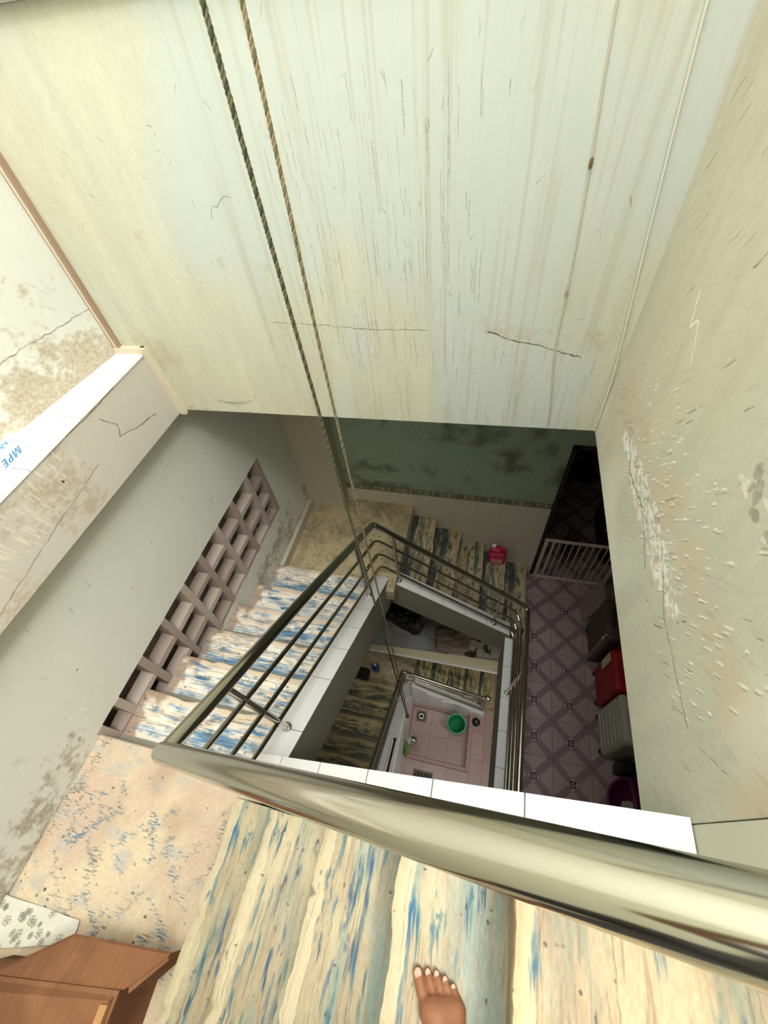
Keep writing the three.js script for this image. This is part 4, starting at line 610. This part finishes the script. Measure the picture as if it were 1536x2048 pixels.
{ const f = thing('standing_fan', 'dark standing fan in the dim room past the gate', 'fan'), x = 1.42, z = -4.55;
  part(f, 'base', lathe([[0, 0], [0.2, 0], [0.2, 0.02], [0.05, 0.05], [0, 0.05]], x, 0, z), M.black); part(f, 'pole', bar([x, 0.05, z], [x, 0.85, z], 0.016), M.black);
  const cg = []; for (let i = 0; i < 20; i++) { const a = i / 20 * D2; cg.push(bar([x, 0.95, z + 0.1], [x + 0.2 * Math.cos(a), 0.95 + 0.2 * Math.sin(a), z + 0.06], 0.003, 6)); } cg.push(new THREE.TorusGeometry(0.2, 0.008, 8, 36).translate(x, 0.95, z + 0.06));
  part(f, 'cage', merge(cg), M.black); for (let i = 0; i < 3; i++) part(f, 'blade', clump(0.15, 0.07, 0.015, 40 + i, 6, 0.1).translate(0.09, 0, 0).rotateZ(i * D2 / 3).translate(x, 0.95, z + 0.04), M.rubber); part(f, 'motor', new THREE.SphereGeometry(0.06, 16, 10).scale(1, 1, 1.3).translate(x, 0.95, z - 0.05), M.black);
  for (const a of [2.6, 3.9]) part(f, 'leg', bar([x, 0.4, z], [x + 0.36 * Math.cos(a), 0.01, z - 0.36 * Math.sin(a)], 0.012, 10), M.black); }
{ const w = thing('wooden_cabinet', 'dark cabinet behind the gate against the corridor wall', 'cabinet'); part(w, 'carcass', rbox(0.42, 0.75, 0.7, 0.01, 1.72, 0.375, -3.4), std({ color: rgb(40, 24, 22), roughness: 0.5 })); for (const z of [-3.57, -3.23]) { const d = part(w, 'door', rbox(0.02, 0.66, 0.32, 0.006, 1.505, 0.375, z), std({ color: rgb(48, 30, 26), roughness: 0.5 })); part(d, 'knob', new THREE.SphereGeometry(0.013, 10, 8).translate(1.487, 0.42, z), M.steelDull); } }
{ const j = thing('detergent_jug', 'pink plastic jug with a white cap on the back flight', 'jug'), pm = std({ color: rgb(196, 40, 82), roughness: 0.35 }), x = 0.3, y = R1 * 2, z = -2.67;
  part(j, 'body', rbox(0.19, 0.2, 0.13, 0.045, x, y + 0.1, z), pm); part(j, 'shoulder', rbox(0.13, 0.09, 0.1, 0.04, x - 0.02, y + 0.22, z), pm);
  part(j, 'cap', lathe([[0, 0], [0.024, 0], [0.024, 0.035], [0.02, 0.04], [0, 0.04]], x - 0.05, y + 0.262, z), M.white); part(j, 'handle', pipe([[x + 0.02, y + 0.255, z], [x + 0.075, y + 0.255, z], [x + 0.085, y + 0.16, z]], 0.014, 0.04), pm); part(j, 'label', rbox(0.13, 0.08, 0.01, 0.004, x, y + 0.09, z + 0.063), std({ color: rgb(226, 150, 160), roughness: 0.6 })); }

// ---------------------------------------------------------------- the person standing on the near flight
function surface(c, half, cell, sdf) {
  const n = Math.ceil(2 * half / cell), mc = new MarchingCubes(n, new THREE.MeshBasicMaterial(), false, false, 400000), f = mc.field; mc.isolation = 0;
  for (let k = 0; k < n; k++) for (let j = 0; j < n; j++) for (let i = 0; i < n; i++) f[i + n * j + n * n * k] = -sdf(c[0] + (i - n / 2) / (n / 2) * half, c[1] + (j - n / 2) / (n / 2) * half, c[2] + (k - n / 2) / (n / 2) * half);
  mc.update();
  const p = mc.positionArray.slice(0, mc.count * 3), q = mc.normalArray.slice(0, mc.count * 3), uv = new Float32Array(mc.count * 2);
  for (let i = 0; i < mc.count; i++) { for (let k = 0; k < 3; k++) p[i * 3 + k] = c[k] + p[i * 3 + k] * half; uv[i * 2] = p[i * 3]; uv[i * 2 + 1] = p[i * 3 + 1]; }
  const g = new THREE.BufferGeometry(); g.setAttribute('position', new THREE.BufferAttribute(p, 3)); g.setAttribute('normal', new THREE.BufferAttribute(q, 3)); g.setAttribute('uv', new THREE.BufferAttribute(uv, 2)); return g;
}
const smin = (a, b, k) => { const h = Math.max(0, Math.min(1, 0.5 + 0.5 * (b - a) / k)); return b + (a - b) * h - k * h * (1 - h); };
function capsule(x, y, z, a, b, ra, rb) {
  const dx = b[0] - a[0], dy = b[1] - a[1], dz = b[2] - a[2], t = Math.max(0, Math.min(1, ((x - a[0]) * dx + (y - a[1]) * dy + (z - a[2]) * dz) / (dx * dx + dy * dy + dz * dz + 1e-9)));
  return Math.hypot(x - a[0] - dx * t, y - a[1] - dy * t, z - a[2] - dz * t) - (ra + (rb - ra) * t);
}
const field = (bones, k, grow = 0) => (x, y, z) => { let d = 9; for (const [a, b, ra, rb] of bones) d = smin(d, capsule(x, y, z, a, b, ra + grow, rb + grow), k); return d; };
{
  const skin = std({ color: rgb(140, 92, 64), roughness: 0.6 }), t = thing('person', 'bare foot and legs of a person standing on the cream and teal steps', 'person');
  const hipR = [0.09, 3.93, 0.66], kneeR = [0.1, 3.57, 0.43], ankR = [0.115, 3.185, 0.392], hipL = [-0.09, 3.93, 0.68], kneeL = [-0.15, 3.44, 0.68], ankL = [-0.19, 2.965, 0.78];
  const legs = [[hipR, kneeR, 0.08, 0.055], [kneeR, ankR, 0.052, 0.034], [hipL, kneeL, 0.08, 0.055], [kneeL, ankL, 0.052, 0.034]];
  const torso = [[[-0.06, 3.97, 0.68], [0.06, 3.97, 0.68], 0.12, 0.12], [[0, 3.97, 0.68], [0, 4.15, 0.66], 0.115, 0.11], [[-0.05, 4.3, 0.61], [0.05, 4.3, 0.61], 0.12, 0.12], [[0, 4.15, 0.66], [0, 4.33, 0.6], 0.11, 0.115], [[-0.16, 4.4, 0.57], [0.16, 4.4, 0.57], 0.062, 0.062]];
  const arm = (s) => [[[s * 0.17, 4.4, 0.57], [s * 0.22, 4.21, 0.38], 0.052, 0.038], [[s * 0.22, 4.21, 0.38], [s * 0.105, 4.47, 0.17], 0.038, 0.026]];
  const head = [[[0, 4.62, 0.475], [0, 4.645, 0.49], 0.085, 0.088], [[0, 4.56, 0.44], [0, 4.6, 0.46], 0.05, 0.07], [[0, 4.595, 0.385], [0, 4.615, 0.395], 0.014, 0.008]];
  const neck = [[0, 4.42, 0.57], [0, 4.58, 0.5], 0.058, 0.055], ears = [[[0.088, 4.6, 0.49], [0.093, 4.63, 0.495], 0.012, 0.014], [[-0.088, 4.6, 0.49], [-0.093, 4.63, 0.495], 0.012, 0.014]];
  const body = surface([0, 3.83, 0.55], 0.95, 0.0135, field([...legs, ...torso, ...arm(1), ...arm(-1), neck, ...head, ...ears], 0.025));
  function foot(x, y, z, yaw, s) {                                          // toes towards -z; s = 1 right, -1 left
    const P = (a, h, b) => [x + Math.cos(yaw) * a * s + Math.sin(yaw) * b, y + h, z - Math.cos(yaw) * b + Math.sin(yaw) * a * s];
    const bones = [[P(0, 0.035, -0.01), P(0.0, 0.03, -0.02), 0.033, 0.03], [P(0, 0.05, 0.02), P(-0.012, 0.032, 0.13), 0.036, 0.026], [P(0.004, 0.028, 0.02), P(0.022, 0.022, 0.125), 0.028, 0.02], [P(0, 0.09, 0.005), P(0, 0.05, 0.0), 0.033, 0.036], [P(-0.026, 0.024, 0.14), P(0.03, 0.019, 0.128), 0.021, 0.017]];
    const toes = [[-0.032, 0.148, 0.05, 0.0125], [-0.01, 0.158, 0.036, 0.0088], [0.008, 0.155, 0.032, 0.0082], [0.024, 0.147, 0.028, 0.0078], [0.038, 0.136, 0.024, 0.0074]];
    for (const [a, b, l, r] of toes) bones.push([P(a, 0.018, b), P(a - 0.002, 0.017, b + l * 0.55), r, r * 1.02], [P(a - 0.002, 0.017, b + l * 0.55), P(a - 0.003, 0.0125, b + l), r * 1.02, r * 0.9]);
    const toeBones = bones.splice(5);
    const base = field(bones, 0.022), g = surface(P(0, 0.06, 0.09), 0.15, 0.0036, (X, Y, Z) => { let d = base(X, Y, Z), e = 9; for (const [a, b, ra, rb] of toeBones) e = Math.min(e, capsule(X, Y, Z, a, b, ra, rb)); return Math.max(smin(d, e, 0.006), y + 0.001 - Y); });
    const nails = toes.map(([a, b, l, r]) => new THREE.SphereGeometry(r * 0.72, 10, 8).scale(1, 0.28, 1.1).translate(...P(a - 0.003, 0.0125 + r * 0.86, b + l)));
    return [g, merge(nails)];
  }
  const [fr, nr] = foot(0.115, 3.107, 0.392, -0.46, 1), [fl, nl] = foot(-0.19, 2.887, 0.78, 0.1, -1);
  function hand(s) {                                                        // closed lightly round a held phone edge
    const w = [s * 0.105, 4.47, 0.17], P = (a, b, c) => [w[0] + s * a, w[1] + b, w[2] - c], bones = [[w, P(-0.01, 0.03, 0.05), 0.026, 0.022], [P(-0.008, 0.012, 0.03), P(-0.004, 0.05, 0.055), 0.022, 0.018]], fs = [];
    for (let i = 0; i < 4; i++) { const l = [0.9, 1, 0.95, 0.78][i], y = 0.055 - i * 0.02, k = P(0.0, y, 0.062 - Math.abs(i - 1.2) * 0.004); const m = P(-0.022 * l, y + 0.004, 0.088 * 1), e = P(-0.045 * l, y + 0.006, 0.086), q = P(-0.062 * l, y + 0.006, 0.073); fs.push([k, m, 0.0095, 0.009], [m, e, 0.009, 0.0082], [e, q, 0.0082, 0.0072]); }
    fs.push([P(-0.008, 0.02, 0.028), P(-0.034, 0.045, 0.036), 0.012, 0.0105], [P(-0.034, 0.045, 0.036), P(-0.05, 0.062, 0.046), 0.0102, 0.0085]);
    const base = field(bones, 0.02); return surface(P(-0.01, 0.02, 0.04), 0.1, 0.0034, (X, Y, Z) => { let d = base(X, Y, Z), e = 9; for (const [a, b, ra, rb] of fs) e = Math.min(e, capsule(X, Y, Z, a, b, ra, rb)); return smin(d, e, 0.007); });
  }
  part(t, 'body', merge([body, fr, fl, hand(1), hand(-1)]), skin);
  part(t, 'toenails', merge([nr, nl]), std({ color: rgb(190, 150, 126), roughness: 0.4 }));
  part(t, 'shirt', surface([0, 4.2, 0.56], 0.36, 0.011, field([...torso.slice(1), ...[1, -1].map((s) => [[s * 0.17, 4.4, 0.57], [s * 0.2, 4.28, 0.45], 0.054, 0.048])], 0.03, 0.012)), std({ color: rgb(92, 96, 104), roughness: 0.9 }));
  part(t, 'trousers', surface([0, 3.78, 0.62], 0.42, 0.0125, field([torso[0], [hipR, [0.098, 3.62, 0.46], 0.085, 0.066], [hipL, [-0.14, 3.55, 0.68], 0.085, 0.066]], 0.03, 0.012)), std({ color: rgb(58, 56, 60), roughness: 0.9 }));
  part(t, 'hair', surface([0, 4.64, 0.5], 0.14, 0.006, (X, Y, Z) => Math.max(field([[[0, 4.635, 0.49], [0, 4.65, 0.505], 0.096, 0.097]], 0.01)(X, Y, Z), -(Z - 0.42 + (Y - 4.66) * 0.6) - 0.0, 4.585 - Y - (Z - 0.5) * 0.5)), std({ color: rgb(26, 22, 20), roughness: 0.7 }));
  part(t, 'eyes', merge([0.03, -0.03].map((x) => new THREE.SphereGeometry(0.0115, 14, 10).translate(x, 4.628, 0.4055))), std({ color: rgb(60, 50, 44), roughness: 0.2 }));
  part(t, 'mouth', merge([new THREE.SphereGeometry(0.022, 14, 8).scale(1, 0.22, 0.3).translate(0, 4.568, 0.3935)]), std({ color: rgb(130, 74, 64), roughness: 0.6 }));
}

renderer.render(scene, camera);
